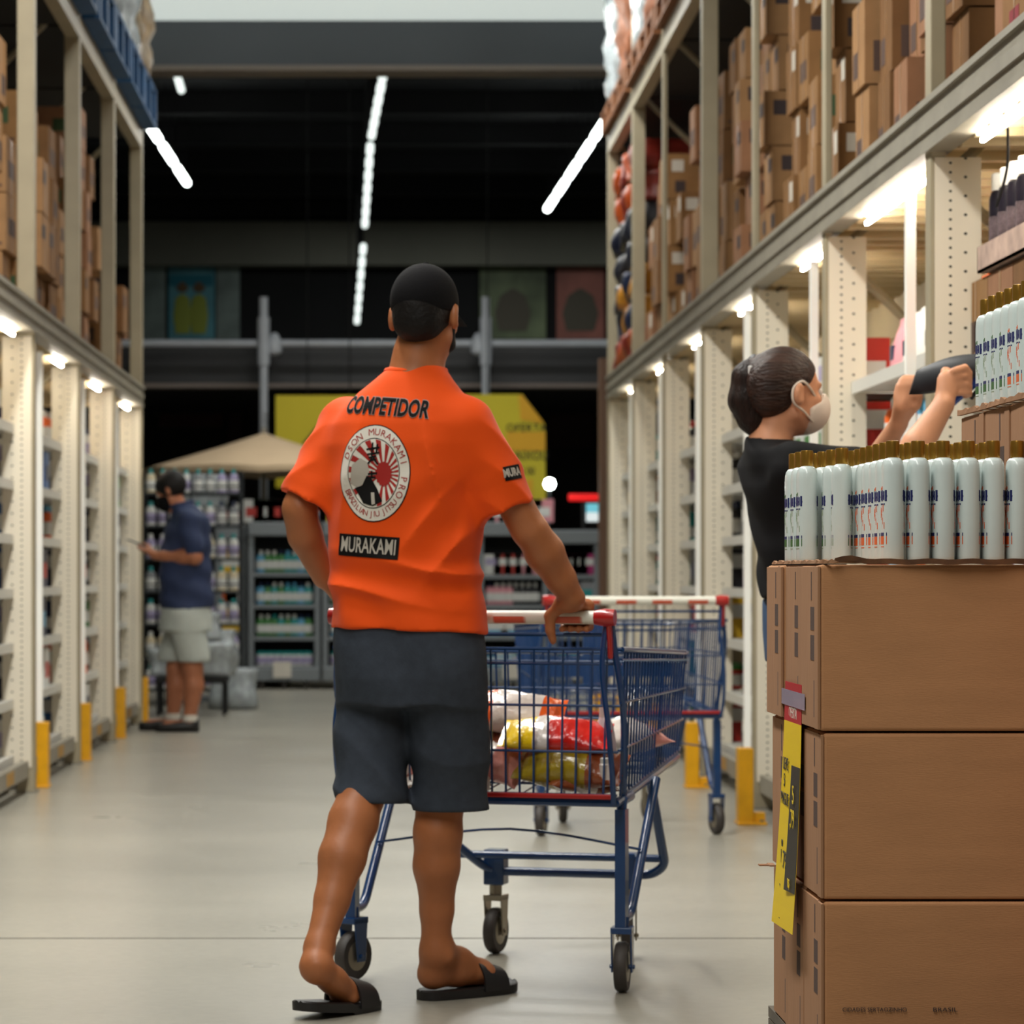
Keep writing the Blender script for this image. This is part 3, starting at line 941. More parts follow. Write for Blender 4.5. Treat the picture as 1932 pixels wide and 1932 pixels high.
# ------------------------------------------------------------------ shopping carts
def caster(par, x, y, swivel, name='caster', body=None, zt_=0.155, R_=0.062):
    """one wheel: part 'caster' carrying the fork, with tire and hub as sub-parts"""
    Mx = Matrix.Translation((x, y, 0)) @ Matrix.Rotation(swivel, 4, 'Z')
    f = MB()
    f.box(-0.026, -0.028, zt_ - 0.012, 0.026, 0.03, zt_ + 0.004)
    for sx in (-1, 1):
        a, b = sorted((sx * 0.022, sx * 0.026))
        ring = [Vector((0, -0.026, zt_)), Vector((0, 0.028, zt_)), Vector((0, 0.02, R_ - 0.014)), Vector((0, -0.012, R_ - 0.014))]
        f.rings([[p + Vector((a, 0, 0)) for p in ring], [p + Vector((b, 0, 0)) for p in ring]])
    f.lathe([(0.017, zt_), (0.017, zt_ + 0.03)], n=12)
    f.tube([(-0.031, 0, R_), (0.031, 0, R_)], 0.006, 8)
    f.xf(Mx)
    c = f.build('caster', body or M['cartblue'], par, bevel=0.002)
    t = MB()
    prof = [(R_ - 0.022, -0.014), (R_ - 0.006, -0.0155), (R_ - 0.001, -0.009), (R_, 0), (R_ - 0.001, 0.009), (R_ - 0.006, 0.0155), (R_ - 0.022, 0.014)]
    t.lathe(prof, n=28)
    R90 = Matrix.Translation((0, 0, R_)) @ Matrix.Rotation(math.pi / 2, 4, 'Y')
    t.xf(Mx @ R90)
    t.build('tire', M['rubber'], c, smooth='auto')
    h = MB().lathe([(0.0, -0.0165), (0.02, -0.0165), (0.036, -0.0145), (0.041, -0.012), (0.041, 0.012), (0.036, 0.0145), (0.02, 0.0165), (0.0, 0.0165)], n=20)
    h.xf(Mx @ R90)
    h.build('hub', M['zinc'], c, smooth='auto')
    return c

def make_cart(label):
    t = thing('shopping_cart', label, 'shopping cart')
    zr0, zr1, zf0, zf1 = 0.475, 0.835, 0.545, 0.805      # rear/front, bottom/top heights
    yr, yf = 0.05, 0.93
    hb, ht, fb_, ft = 0.348, 0.365, 0.315, 0.335
    def q(u, v, side):                                    # point on a side wall: u along, v up
        z0 = zr0 + (zf0 - zr0) * u; z1 = zr1 + (zf1 - zr1) * u
        w0 = hb + (fb_ - hb) * u; w1 = ht + (ft - ht) * u
        y0 = yr + 0.02 + (yf - 0.03 - yr) * u; y1 = yr + (yf - yr) * u
        return Vector((side * (w0 + (w1 - w0) * v), y0 + (y1 - y0) * v, z0 + (z1 - z0) * v))
    for s in (-1, 1):
        mb = MB()
        n = 24
        for i in range(1, n):
            mb.tube([q(i / n, 0, s), q(i / n, 1, s)], 0.0030, 5)
        for v in (0.32, 0.64):
            mb.tube([q(0, v, s), q(1, v, s)], 0.0034, 6)
        mb.tube([q(0, 0.93, s), q(1, 0.93, s)], 0.0034, 6)
        mb.build('basket_side', M['cartblue'], t)
    for nm, u in (('basket_gate', 0), ('basket_front', 1)):
        mb = MB()
        A = q(u, 0, -1); B = q(u, 0, 1); C_ = q(u, 1, -1); D_ = q(u, 1, 1)
        n = 20
        for i in range(1, n):
            f = i / n
            a = A.lerp(B, f); b = C_.lerp(D_, f)
            mb.tube([a, b], 0.0031, 5)
        for v in (0.02, 0.31, 0.62, 0.90):
            mb.tube([A.lerp(C_, v), B.lerp(D_, v)], 0.0036, 6)
        mb.tube([C_, D_], 0.0048, 6)
        if u == 0:
            mb.tube([(-0.34, 0.035, 0.87), (0.34, 0.035, 0.87)], 0.0055, 6)
        mb.build(nm, M['cartblue'], t)
    fl_ = MB()
    for i in range(15):
        f = -1 + 2 * i / 14
        fl_.tube([(f * hb, yr + 0.02, zr0), (f * fb_, yf - 0.03, zf0)], 0.0024, 5)
    for u in (0.0, 0.25, 0.5, 0.75, 1.0):
        fl_.tube([q(u, 0, -1), q(u, 0, 1)], 0.0036, 6)
    fl_.build('basket_floor', M['cartblue'], t)
    rim = MB().tube(fillet([q(0, 1, 1), q(1, 1, 1), q(1, 1, -1), q(0, 1, -1)], 0.05), 0.0065, 8)
    rim.build('basket_rim', M['cartblue'], t)
    low = MB().tube(fillet([q(0, 0, 1), q(1, 0, 1), q(1, 0, -1), q(0, 0, -1)], 0.05) , 0.0095, 8, closed=True)
    low.xf(Matrix.Translation((0, 0, -0.012)))
    low.build('basket_base_tube', M['cartblue'], t)
    MB().box(-0.345, yr - 0.002, zr0 - 0.002, 0.345, yr + 0.012, zr0 + 0.010).build('red_bumper', M['cartred'], t, bevel=0.003)
    # handle
    zh = 0.912
    h = MB().tube([(-0.33, 0, zh), (0.33, 0, zh)], 0.0165, 16).build('handle', M['handlewhite'], t, smooth='auto')
    d = MB()
    for cx in (-0.22, -0.08, 0.06, 0.20):
        for a in range(-3, 4):
            an = math.radians(200 + a * 9)
            y0, z0 = 0.0168 * math.cos(an), 0.0168 * math.sin(an)
            an2 = math.radians(200 + (a + 1) * 9)
            y1, z1 = 0.0168 * math.cos(an2), 0.0168 * math.sin(an2)
            d.add([(cx, y0, zh + z0), (cx + 0.075, y0, zh + z0), (cx + 0.085, y1, zh + z1), (cx + 0.005, y1, zh + z1)], [(0, 1, 2, 3)])
    d.build('handle_print', M.setdefault('hprint', mat('handle_print', (206, 96, 70), 0.5)), h)
    for s in (-1, 1):
        c = MB().tube([(s * 0.31, 0, zh), (s * 0.335, 0, zh), (s * 0.360, 0, zh)], [0.0175, 0.022, 0.020], 14)
        c.build('handle_end', M['cartred'], t, smooth='auto')
        b = MB()
        b.rings([[Vector((s * (0.338 + k * 0.012), y, z)) for y, z in ((-0.016, zh + 0.018), (0.022, zh + 0.018), (0.030, zh - 0.05), (0.026, zh - 0.10), (0.014, zh - 0.10), (0.004, zh - 0.05))] for k in (0, 1)])
        b.build('handle_bracket', M['cartred'], t, bevel=0.004)
        g = MB()
        x = s * 0.348
        g.tube(bez([(x, 0.01, zh + 0.01), (x, 0.03, zh - 0.06), (x + s * 0.012, 0.05, zh - 0.16), (x + s * 0.012, 0.09, zh - 0.26), (x - s * .002, 0.14, zr0 + 0.02), (x - s * .004, 0.16, zr0 - 0.012)], 5), 0.0085, 8)
        g.tube(bez([(x - s * 0.01, 0.012, zh + 0.005), (x - s * .02, 0.0, zh - 0.12), (x - s * .004, -0.005, zh - 0.26), (x, 0.02, zr0 + 0.06), (x - s * .004, 0.05, zr0 - 0.012)], 5), 0.007, 8)
        g.tube([(x - s * 0.01, 0.012, zh), (x - s * 0.005, 0.05, zr1)], 0.007, 8)
        g.build('side_frame', M['cartblue'], t, smooth='auto')
    # chassis
    for s in (-1, 1):
        x = s * 0.345
        lg = MB()
        lg.box(x - 0.013, 0.112, 0.155, x + 0.013, 0.148, zr0 - 0.03)
        lg.tube(fillet([(x, 0.13, zr0 - 0.05), (x, 0.13, zr0 - 0.01), (x, 0.22, zr0 - 0.004)], 0.03), 0.0125, 10)
        lg.tube(fillet([(x, 0.14, 0.178), (x, 0.22, 0.178), (x, 0.50, zr0 + 0.02)], 0.06, 6), 0.0125, 10)
        lg.build('rear_leg', M['cartblue'], t, smooth='auto')
    un = MB()
    un.tube(fillet([(-0.30, 0.45, 0.50), (-0.28, 0.64, 0.34), (-0.17, 0.76, 0.222), (0.27, 0.78, 0.222), (0.31, 0.76, 0.25), (0.315, 0.55, 0.51)], 0.045, 6), 0.0125, 10)
    un.tube([(-0.24, 0.72, 0.268), (0.30, 0.76, 0.268)], 0.0105, 10)
    un.build('front_frame', M['cartblue'], t, smooth='auto')
    for x in (-0.155, 0.205):
        b = MB().box(x - 0.028, 0.745, 0.185, x + 0.028, 0.80, 0.28)
        b.build('caster_bracket', M['cartblue'], t, bevel=0.004)
    rod = MB().tube(bez([(-0.345, 0.33, 0.33), (0.0, 0.36, 0.37), (0.345, 0.33, 0.33)], 5), 0.0035, 6)
    rod.build('tie_rod', M['cartblue'], t)
    for x, y, a in ((-0.345, 0.135, -0.35), (0.345, 0.135, 0.12)):
        caster(t, x, y, a)
    for x, y, a in ((-0.155, 0.77, -0.1), (0.205, 0.77, 0.25)):
        caster(t, x, y, a, body=M['zinc'])
    return t

YAW = -math.radians(18)
cart = make_cart('blue wire shopping cart with white handle pushed by the man in orange')
cart.location = (0.215, 7.45, 0)
cart.rotation_euler = (0, 0, YAW)
cart2 = dup(cart, (0.975, 11.80, 0), math.radians(6), 'empty blue shopping cart standing farther up the aisle beside the yellow guards', 'shopping carts')
cart['group'] = 'shopping carts'
MB().box(-0.05, 0.90, 0.56, 0.05, 0.915, 0.82).build('front_plate', M['cartblue'], cart2)
MB().box(-0.30, 0.55, 0.60, 0.30, 0.56, 0.68).build('seat_flap', M['cartblue'], cart2)

# ------------------------------------------------------------------ goods in the cart
def cartp(x, y, z):
    return Matrix.Translation(cart.location) @ Matrix.Rotation(YAW, 4, 'Z') @ Vector((x, y, z))
def bag(name, label, cols, c, w, h, d, rot, seed, cat='snack bag', lens=None):
    """pillow bag: puffed middle, flat crimped ends; cols = materials along its length"""
    r = random.Random(seed)
    mb = MB(); n = 22; m = 20
    rings = []
    for i in range(n + 1):
        u = i / n
        e = math.sin(math.pi * min(1, max(0, (u - 0.04) / 0.92))) ** 0.55
        e = max(e, 0.03)
        ring = []
        for j in range(m):
            a = 2 * math.pi * j / m
            wr = 1 + 0.10 * math.sin(5 * a + seed + 9 * u) * e + 0.05 * math.sin(11 * a + 23 * u + seed)
            ww = w / 2 * (0.96 - 0.10 * e)
            ring.append(((u - 0.5) * h, ww * math.cos(a) * (1 + .03 * math.sin(17 * u + seed)), d / 2 * e * math.sin(a) * wr))
        rings.append(ring)
    for i in range(n):
        k = min(len(cols) - 1, int(i / n * len(cols)))
        mb.rings([rings[i], rings[i + 1]], k, cap=False)
    mb.add(rings[0], [tuple(range(m))[::-1]], 0)
    mb.add(rings[-1], [tuple(range(m))], len(cols) - 1)
    o = mb.build(name, cols, None, smooth=True)
    for mod in (): pass
    o.location = cartp(*c)
    o.rotation_euler = rot
    return tag(o, label, cat)
def foil(n, c): 
    if n not in M: M[n] = mat(n, c, 0.22, noise=(9, 0.12), bump=(26, 0.6), coat=0.3)
    return M[n]
fr_, fy, fo, fw, fol, fpk, fbr = foil('foil_red', (206, 30, 22)), foil('foil_yellow', (236, 196, 20)), foil('foil_orange', (222, 92, 30)), foil('foil_white', (218, 208, 200)), foil('foil_olive', (150, 128, 30)), foil('foil_pink', (222, 150, 140)), foil('foil_brown', (130, 66, 34))
b1 = bag('snack_bag', 'red and yellow snack bag lying on top of the cart load', [fy, fy, fw, fr_, fr_, fr_, fr_], (0.175, 0.15, 0.622), 0.15, 0.27, 0.078, (0.42, 0.02, -0.22), 1)
b2 = bag('snack_bag', 'orange and white snack bag behind the red and yellow one', [fo, fw, fw, fo], (0.04, 0.27, 0.668), 0.16, 0.24, 0.09, (0.6, 0.10, -0.2), 2)
bag('snack_bag', 'olive yellow net of produce in the cart under the red bag', [fol, fol, fbr], (0.215, 0.14, 0.545), 0.15, 0.27, 0.11, (0.5, 0.05, -0.3), 3, 'produce bag')
bag('snack_bag', 'pink and white pack at the middle of the cart load', [fw, fpk, fpk], (0.035, 0.13, 0.55), 0.11, 0.13, 0.08, (0.8, 0.4, -0.2), 4)
bag('snack_bag', 'dark red bag squeezed under the orange one in the cart', [fr_, fbr, fr_], (-0.02, 0.25, 0.58), 0.18, 0.24, 0.10, (0.6, -0.1, 0.2), 5)
bag('snack_bag', 'brown bag at the bottom of the cart near the red bumper', [fbr, fw, fbr], (0.24, 0.14, 0.505), 0.1, 0.18, 0.05, (0.2, 0.1, 0.2), 6)
bag('snack_bag', 'orange pack seen between the legs of the man in orange', [fo, fw, fpk], (-0.235, 0.13, 0.55), 0.13, 0.18, 0.10, (0.9, 0.6, 0.3), 7)
bag('snack_bag', 'brown and red pack low in the cart behind the shorts', [fbr, fr_], (-0.24, 0.25, 0.53), 0.18, 0.2, 0.09, (0.1, 0.0, 0.4), 8)
bag('snack_bag', 'whitish pack at the far end of the cart', [fw, fw, fpk], (0.25, 0.55, 0.60), 0.16, 0.22, 0.09, (0.2, 0.0, 0.6), 9)
bag('snack_bag', 'crumpled red pack at the bottom of the cart', [fr_, fw, fr_], (0.05, 0.42, 0.57), 0.2, 0.26, 0.10, (0.1, 0.0, 0.9), 10)
bag('snack_bag', 'small clear and white pack on the cart floor', [fw, fbr], (-0.10, 0.12, 0.505), 0.1, 0.22, 0.05, (0.2, 0.0, 0.05), 11)
sb = thing('slim_bottle', 'slim pale pink bottle standing upright in the cart corner', 'bottle', cartp(0.285, 0.20, 0.50))
MB().lathe([(0.026, 0), (0.029, 0.006), (0.029, 0.10), (0.022, 0.14), (0.013, 0.165)], n=16).build('bottle_body', M.setdefault('palepink', mat('pale_pink', (206, 188, 190), 0.35)), sb, smooth='auto')
MB().lathe([(0.0135, 0.164), (0.0135, 0.19), (0.010, 0.194)], n=12).build('bottle_cap', M['shelfwhite'], sb, smooth='auto')
for i, (x, y) in enumerate(((-0.045, 0.105), (0.0, 0.105), (0.335, 0.10))):
    o = thing('small_jar', ['small white jar on the cart floor, below the pink pack', 'small white jar on the cart floor, under the produce net', 'small white jar in the cart corner by the slim bottle'][i], 'jar', cartp(x - .02 * (i == 2), y, 0.486 + .03 * (i == 2)))
    MB().lathe([(0.017, 0), (0.019, 0.003), (0.019, 0.038), (0.015, 0.042)], n=14).build('jar_body', fw, o, smooth='auto')
    MB().lathe([(0.016, 0.041), (0.016, 0.053), (0.014, 0.055)], n=14).build('jar_lid', M['shelfwhite'], o, smooth='auto')

# ------------------------------------------------------------------ far hall: lamps
def lamp(a, b, r, m, label, group):
    t = thing('ceiling_lamp', label, 'ceiling lamp', tuple((a + b) / 2), 0, group)
    c = (a + b) / 2
    MB().tube([a - c, b - c], r, 10).build('light_tube', m, t)
    MB().tube([a - c + Vector((0, 0, r * 1.3)), b - c + Vector((0, 0, r * 1.3))], r * 0.5, 6).build('lamp_body', M['ceildark'], t)
    k = MB()
    for f in (0.2, 0.8):
        p = (a - c).lerp(b - c, f)
        k.tube([p, Vector((p.x, p.y, 6.3 - c.z))], 0.006, 4)
    k.build('hanger_rod', M['ceildark'], t)
def lamp_row(p0, p1, d0, d1, n, r, m, lab, group, gap=0.12):
    a, b = W(*p0, d0), W(*p1, d1)
    for i in range(n):
        u0, u1 = (i + gap / 2) / n, (i + 1 - gap / 2) / n
        lamp(a.lerp(b, u0), a.lerp(b, u1), r, m, lab % ORD[min(i, 13)], group)
# right and left rows hang level; the middle row sags towards the back
lamp_row((1146, 222), (1030, 398), 29.5, 38.0, 5, 0.042, M['lamp'], 'bright tube lamp on the far ceiling above the display cooler, %s of its row', 'tube lamps of the row nearer the woman', 0.28)
lamp_row((272, 222), (356, 350), 30.0, 35.6, 3, 0.042, M['lamp'], 'bright tube lamp on the far ceiling above the umbrella, %s of its row', 'tube lamps of the row nearer the umbrella', 0.28)
lamp_row((331, 132), (343, 172), 28.0, 30.0, 1, 0.035, M['lampfar'], 'short dim tube lamp just under the grey downstand beam, %s from the camera', None)
def mid_row(n0, n, p0, p1, d0, d1):
    a, b = W(*p0, d0), W(*p1, d1)
    for i in range(n):
        u0, u1 = (i + 0.25) / n, (i + 0.75) / n
        nn = n0 + i
        lamp(a.lerp(b, u0), a.lerp(b, u1), 0.036, M['lampfar'], f"tube lamp in the long row over the capped man's head, {ORD[nn % 14]} of its {['near', 'far'][nn // 14]} half", 'tube lamps of the long middle row')
mid_row(0, 6, (725, 130), (700, 262), 25.5, 29.0)
mid_row(6, 7, (699, 268), (688, 430), 29.2, 34.0)
mid_row(13, 7, (686, 458), (673, 612), 35.0, 40.5)

for i, (x, y) in enumerate(((-1.6, 19.0), (-1.6, 21.0), (0.9, 19.0), (0.9, 21.0), (3.2, 20.0), (-4.0, 20.0))):  # tubes added out of frame to brighten the ceiling and beam
    t = thing('ceiling_lamp', f"added tube light out of view under the white ceiling, {ORD[i]} before the grey beam", 'ceiling lamp', (x, y, 5.12), 0, 'added tube lights under the white ceiling')
    MB().tube([(0, -0.7, 0), (0, 0.7, 0)], 0.02, 8).build('light_tube', M['addedtube'], t)
    MB().tube([(0, -0.5, 0), (0, -0.5, 0.22)], 0.006, 4).build('hanger_rod', M['greysteel'], t)
    MB().tube([(0, 0.5, 0), (0, 0.5, 0.22)], 0.006, 4).build('hanger_rod', M['greysteel'], t)
lpn = thing('added_ceiling_glow', 'glowing sheet added under the white ceiling before the grey beam', 'light panel', (0.1, 23.45, 5.325))
MB().box(-2.6, -0.52, 0, 2.6, 0.53, 0.014).build('diffuser', mat('ceiling_glow_sheet', (225, 230, 226), 0.5, emit=((0.90, 1.0, 0.95), 0.55)), lpn)  # emissive sheet added so the ceiling strip looks brightly lit
MB().box(-2.63, -0.55, 0.001, 2.63, -0.52, 0.015).build('glow_sheet_edge', M['ceilwhite'], lpn)
# ------------------------------------------------------------------ far wall: posters behind glass
def flat(name, label, cat, px0, py0, px1, py1, d, th, m, group=None):
    a, b = W(px0, py1, d), W(px1, py0, d)
    o = MB().box(0, 0, 0, b.x - a.x, th, b.z - a.z).build(name, m, None, loc=(a.x, d, a.z))
    return tag(o, label, cat, group)
M['ptteal'] = mat('poster_teal', (96, 156, 170), 0.6, noise=(1.5, 0.4))
M['ptgreen'] = mat('poster_olive', (104, 114, 84), 0.6, noise=(1.8, 0.5))
M['ptred'] = mat('poster_red', (160, 96, 84), 0.6, noise=(1.5, 0.4))
M['ptgrey'] = mat('poster_grey', (130, 142, 138), 0.6, noise=(2, 0.4))
PX = [('teal', 'ptteal', 318, 478, 405, 640), ('pale', 'ptgrey', 408, 478, 452, 640), ('grey', 'ptgrey', 268, 486, 312, 640), ('olive', 'ptgreen', 905, 486, 1030, 640), ('reddish', 'ptred', 1050, 478, 1140, 640)]
for nm, mk, x0, y0, x1, y1 in PX:
    t = thing('poster', f"dim {nm} advertising poster on the far upper wall", 'poster', tuple(W(x0, y1, 43.93)))
    a, b = W(x0, y1, 43.93), W(x1, y0, 43.93)
    MB().box(0, 0, 0, b.x - a.x, 0.04, b.z - a.z).build('poster_sheet', M[mk], t)
    w_, h_ = b.x - a.x, b.z - a.z
    if nm == 'teal':
        MB().box(0.02, -0.01, h_ * 0.62, w_ - .02, 0, h_ * 0.75).build('printed_band', mat('band_teal', (30, 116, 136), 0.6), t)
        for cx in (0.3, 0.66):
            f = MB().lathe([(0.10, 0), (0.13, 0.25), (0.1, 0.5), (0.03, 0.56)], (w_ * cx, -0.006, 0.08), 14, sy=0.06)
            f.lathe([(0.01, 0.58), (0.08, 0.62), (0.09, 0.70), (0.05, 0.77), (0.01, 0.79)], (w_ * cx, -0.006, 0.08), 14, sy=0.06, mi=1)
            f.build('printed_figure', [mat('figure_olive', (160, 168, 70), 0.7), mat('figure_brown', (110, 84, 56), 0.7)], t)
    if nm in ('olive', 'reddish'):
        f = MB().lathe([(0.20, 0), (0.26, 0.25), (0.18, 0.5), (0.03, 0.6)], (w_ * .5, -0.006, 0.12), 14, sy=0.04)
        f.build('printed_figure', mat('figure_dark', (92, 84, 72), 0.7), t)

# ------------------------------------------------------------------ safety rail in front of the mezzanine
rl = thing('safety_rail', 'grey horizontal safety rail with two tall posts across the aisle end', 'rail', (0, 29.5, 0))
def rz(y): return EYE - (y - VY) * 29.5 / FOC
def rx(x): return (x - VX) * 29.5 / FOC
M['rail'] = mat('rail_grey', (176, 182, 190), 0.4, noise=(8, 0.05))
MB().tube([(-4, 0, rz(648)), (4, 0, rz(648))], 0.037, 10).build('rail_tube', M['rail'], rl, smooth='auto')
for x in (498, 916):
    p = MB().tube([(rx(x), -0.06, 0), (rx(x), -0.06, rz(562))], 0.042, 10)
    p.tube([(rx(x), -0.06, rz(600)), (rx(x), -0.06, rz(690))], 0.06, 10)
    p.build('rail_post', M['rail'], rl, smooth='auto')
    MB().lathe([(0.03, 0), (0.07, 0.03), (0.075, 0.12), (0.04, 0.2), (0.02, 0.22)], (rx(x + (20 if x < 700 else -14)), -0.03, rz(672)), 12).build('rail_clamp', M['rail'], rl, smooth='auto')
MB().lathe([(0.22, 0), (0.22, 0.012)], (rx(498), -0.06, 0), 16).build('post_foot', M['rail'], rl)
MB().lathe([(0.22, 0), (0.22, 0.012)], (rx(916), -0.06, 0), 16).build('post_foot', M['rail'], rl)

# yellow hanging signs
M['signY'] = mat('sign_yellow', (198, 182, 24), 0.6, noise=(0.8, 0.06))
M['signA'] = mat('sign_amber', (214, 160, 14), 0.6)
M['signK'] = mat('sign_black', (26, 24, 16), 0.7)
ZD = 29.15
def zp(x, y): 
    p = W(x, y, ZD); return p
s1 = thing('promotion_sign', 'plain yellow hanging sign with black figure beside the umbrella', 'sign', tuple(zp(520, 920)))
o0 = zp(520, 920)
def pane(pts, th=0.03, off=0.0):
    ps = [zp(x, y) - o0 for x, y in pts]
    a = [Vector((p.x, -off, p.z)) for p in ps]; b = [Vector((p.x, -off + th, p.z)) for p in ps]
    return MB().rings([a, b])
pane([(520, 746), (700, 746), (700, 920), (520, 920)]).build('sign_panel', M['signY'], s1)
pane([(570, 838), (600, 800), (612, 790), (640, 800), (640, 838)], 0.01, 0.011).build('sign_figure', M['signK'], s1)
MB().tube([(0.3, 0.015, zp(0, 746).z - o0.z), (0.3, 0.015, 6.29 - o0.z)], 0.006, 4).tube([(0.7, 0.015, zp(0, 746).z - o0.z), (0.7, 0.015, 6.29 - o0.z)], 0.006, 4).build('hanging_wire', M['black'], s1)
o0 = zp(860, 950)
s2 = thing('promotion_sign', 'tall yellow sign with slanted corner and black lettering behind the orange sleeve', 'sign', tuple(o0))
pane([(860, 744), (985, 744), (1028, 800), (1030, 950), (860, 950)]).build('sign_panel', M['signY'], s2)
pane([(978, 746), (986, 746), (1027, 799), (982, 792)], 0.01, 0.012).build('sign_corner', M['signA'], s2)  # amber piece along the slanted corner
pane([(955, 815), (1029, 815), (1029, 850), (955, 850)], 0.01, 0.011).build('sign_band', M['signA'], s2)
pane([(900, 905), (1005, 905), (1005, 945), (900, 945)], 0.01, 0.011).build('sign_band', M['signA'], s2)
for (x, y, t_, s_, sx) in ((993, 808, 'OFERTA', 0.105, 1.0), (997, 860, 'BAIXOU', 0.12, 0.85), (990, 889, 'R$ 00', 0.10, 0.8)):
    p = zp(x, y) - o0
    me_o = flat_text(t_, s_, Matrix.Translation((p.x, -0.014, p.z)) @ RX, M['signK'], 'sign_lettering', s2, sx=sx)
MB().tube([(0.3, 0.015, zp(0, 744).z - o0.z), (0.3, 0.015, 6.29 - o0.z)], 0.006, 4).build('hanging_wire', M['black'], s2)

# garden umbrella
ub = thing('garden_umbrella', 'beige open garden umbrella behind the man reading his phone', 'umbrella', tuple(Vector((W(497, 0, 27.8).x, 27.9, 0))))
cz, ez = EYE - (815 - VY) * 27.8 / FOC, EYE - (886 - VY) * 27.8 / FOC
R_ = (640 - 368) * 27.8 / FOC * 0.84
can = MB()
n = 8
rings = []
for f in (0.02, 0.35, 0.7, 1.0):
    ring = []
    for j in range(n * 4):
        a = 2 * math.pi * j / (n * 4)
        sag = 1 - 0.05 * f * abs(math.sin(a * n / 2)) 
        ring.append((R_ * f * sag * math.cos(a), R_ * f * sag * math.sin(a), cz + (ez - cz) * (f ** 0.9) + 0.02 * f * abs(math.sin(a * n / 2))))
    rings.append(ring)
rings.append([(x, y, z - 0.05) for x, y, z in rings[-1]])
can.rings(rings)
can.build('canopy', mat('canopy_beige', (196, 172, 140), 0.8, noise=(3, 0.05)), ub, smooth='auto')
MB().tube([(0, 0, 0.0), (0, 0, cz + 0.04)], 0.024, 10).build('pole', M['greysteel'], ub)
MB().lathe([(0.24, 0), (0.24, 0.05), (0.05, 0.09), (0.03, 0.3)], n=16).build('base', M['dark'], ub)
rb_ = MB()
for j in range(n):
    a = 2 * math.pi * j / n
    rb_.tube([(0, 0, cz - 0.06), (R_ * .97 * math.cos(a), R_ * .97 * math.sin(a), ez - 0.03)], 0.008, 5)
rb_.build('ribs', M['greysteel'], ub)

# ------------------------------------------------------------------ display coolers and racks at the aisle end
def unit(name, label, cat, px0, px1, pyt, d, rows, frame, inner, spec, seed, wheels=True, header=True, group=None):
    """open refrigerated/merchandise unit: frame, shelves, header with price cards; goods are separate things"""
    x0, x1 = (px0 - VX) * d / FOC, (px1 - VX) * d / FOC
    H = EYE - (pyt - VY) * d / FOC
    t = thing(name, label, cat, (x0, d, 0), 0, group)
    w_ = x1 - x0
    D_ = 0.55
    MB().box(0.02, D_ - 0.03, 0.1, w_ - 0.02, D_, H).build('back_panel', inner, t)
    for xx in (0, w_ - 0.05):
        MB().box(xx, 0, 0.08, xx + 0.05, D_, H).build('side_frame', frame, t, bevel=0.008)
    MB().box(0, -0.02, 0.07, w_, D_, 0.19).build('base', frame, t, bevel=0.01)
    MB().box(0, -0.03, H - 0.12, w_, D_, H).build('header', frame, t, bevel=0.01)
    MB().box(w_ * .35, -0.04, 0.10, w_ * .6, -0.02, 0.24).build('price_card', M['label'], t)
    if wheels:
        for xx in (0.12, w_ / 2, w_ - 0.12):
            MB().tube([(xx - 0.02, 0.06, 0.037), (xx + 0.02, 0.06, 0.037)], 0.036, 12).build('wheel', M['rubber'], t)
    for i, z in enumerate(rows):
        sh = MB().box(0.05, 0.0, z - 0.035, w_ - 0.05, D_ - 0.03, z).build('shelf', frame, t)
    r = random.Random(seed)
    for i, z in enumerate(rows):
        kind, cols, n = spec[i]
        st = (w_ - 0.16) / n
        for j in range(n):
            c = cols[(j * 2 // n) % len(cols)] if r.random() < 0.7 else r.choice(cols)
            c2 = r.choice(['white', 'navy', 'teal', 'white']) if c != 'white' else 'teal'
            if c == c2: c2 = 'light blue'
            o = good(kind, c, c2)
            o.location = (x0 + 0.08 + st * (j + 0.5), d + 0.12, z + 0.002)
            o.rotation_euler = (0, 0, math.pi / 2)
            tag(o, f"{c} {kind}, {ORD[j]} along the {ORD[i]} shelf of the {label.split(',')[0].split(' with ')[0]}", kind, 'goods on the ' + label.split(',')[0])
    return t, x0, w_, H
grey = M['coolergrey'] = mat('cooler_grey', (116, 122, 126), 0.4)
din = M['coolerdark'] = mat('cooler_inside', (34, 38, 42), 0.6)
unit('display_cooler', 'grey cooler by the orange shirt', 'cooler', 468, 604, 985, 26.9, [0.20, 0.46, 0.74, 1.02], grey, din,
     [('jar', ['white', 'white', 'red'], 7), ('bottle', ['green', 'teal', 'purple', 'light blue'], 8), ('bottle', ['green', 'teal', 'teal', 'light blue'], 8), ('bottle', ['green', 'teal', 'light blue'], 8)], 1)
unit('display_cooler', 'grey cooler behind the man', 'cooler', 608, 742, 985, 26.9, [0.20, 0.46, 0.74, 1.02], grey, din,
     [('jar', ['white', 'red'], 6), ('bottle', ['teal', 'light blue'], 7), ('bottle', ['green', 'light blue'], 7), ('bottle', ['green', 'teal'], 7)], 2)
unit('display_cooler', 'dark cooler under the sleeve', 'cooler', 902, 1035, 985, 26.6, [0.20, 0.47, 0.74, 1.0], grey, din,
     [('jar', ['light blue', 'white'], 6), ('pack', ['light blue', 'white', 'teal'], 3), ('bottle', ['pink', 'black', 'pink'], 8), ('box', ['red', 'pink', 'white'], 5)], 3)
unit('display_cooler', 'black cooler by the brown column', 'cooler', 1040, 1132, 1000, 26.6, [0.20, 0.47, 0.74, 1.0], grey, din,
     [('jar', ['white', 'navy'], 5), ('bottle', ['light blue', 'navy'], 5), ('pack', ['white', 'grey'], 2), ('box', ['magenta', 'magenta', 'purple'], 4)], 4)
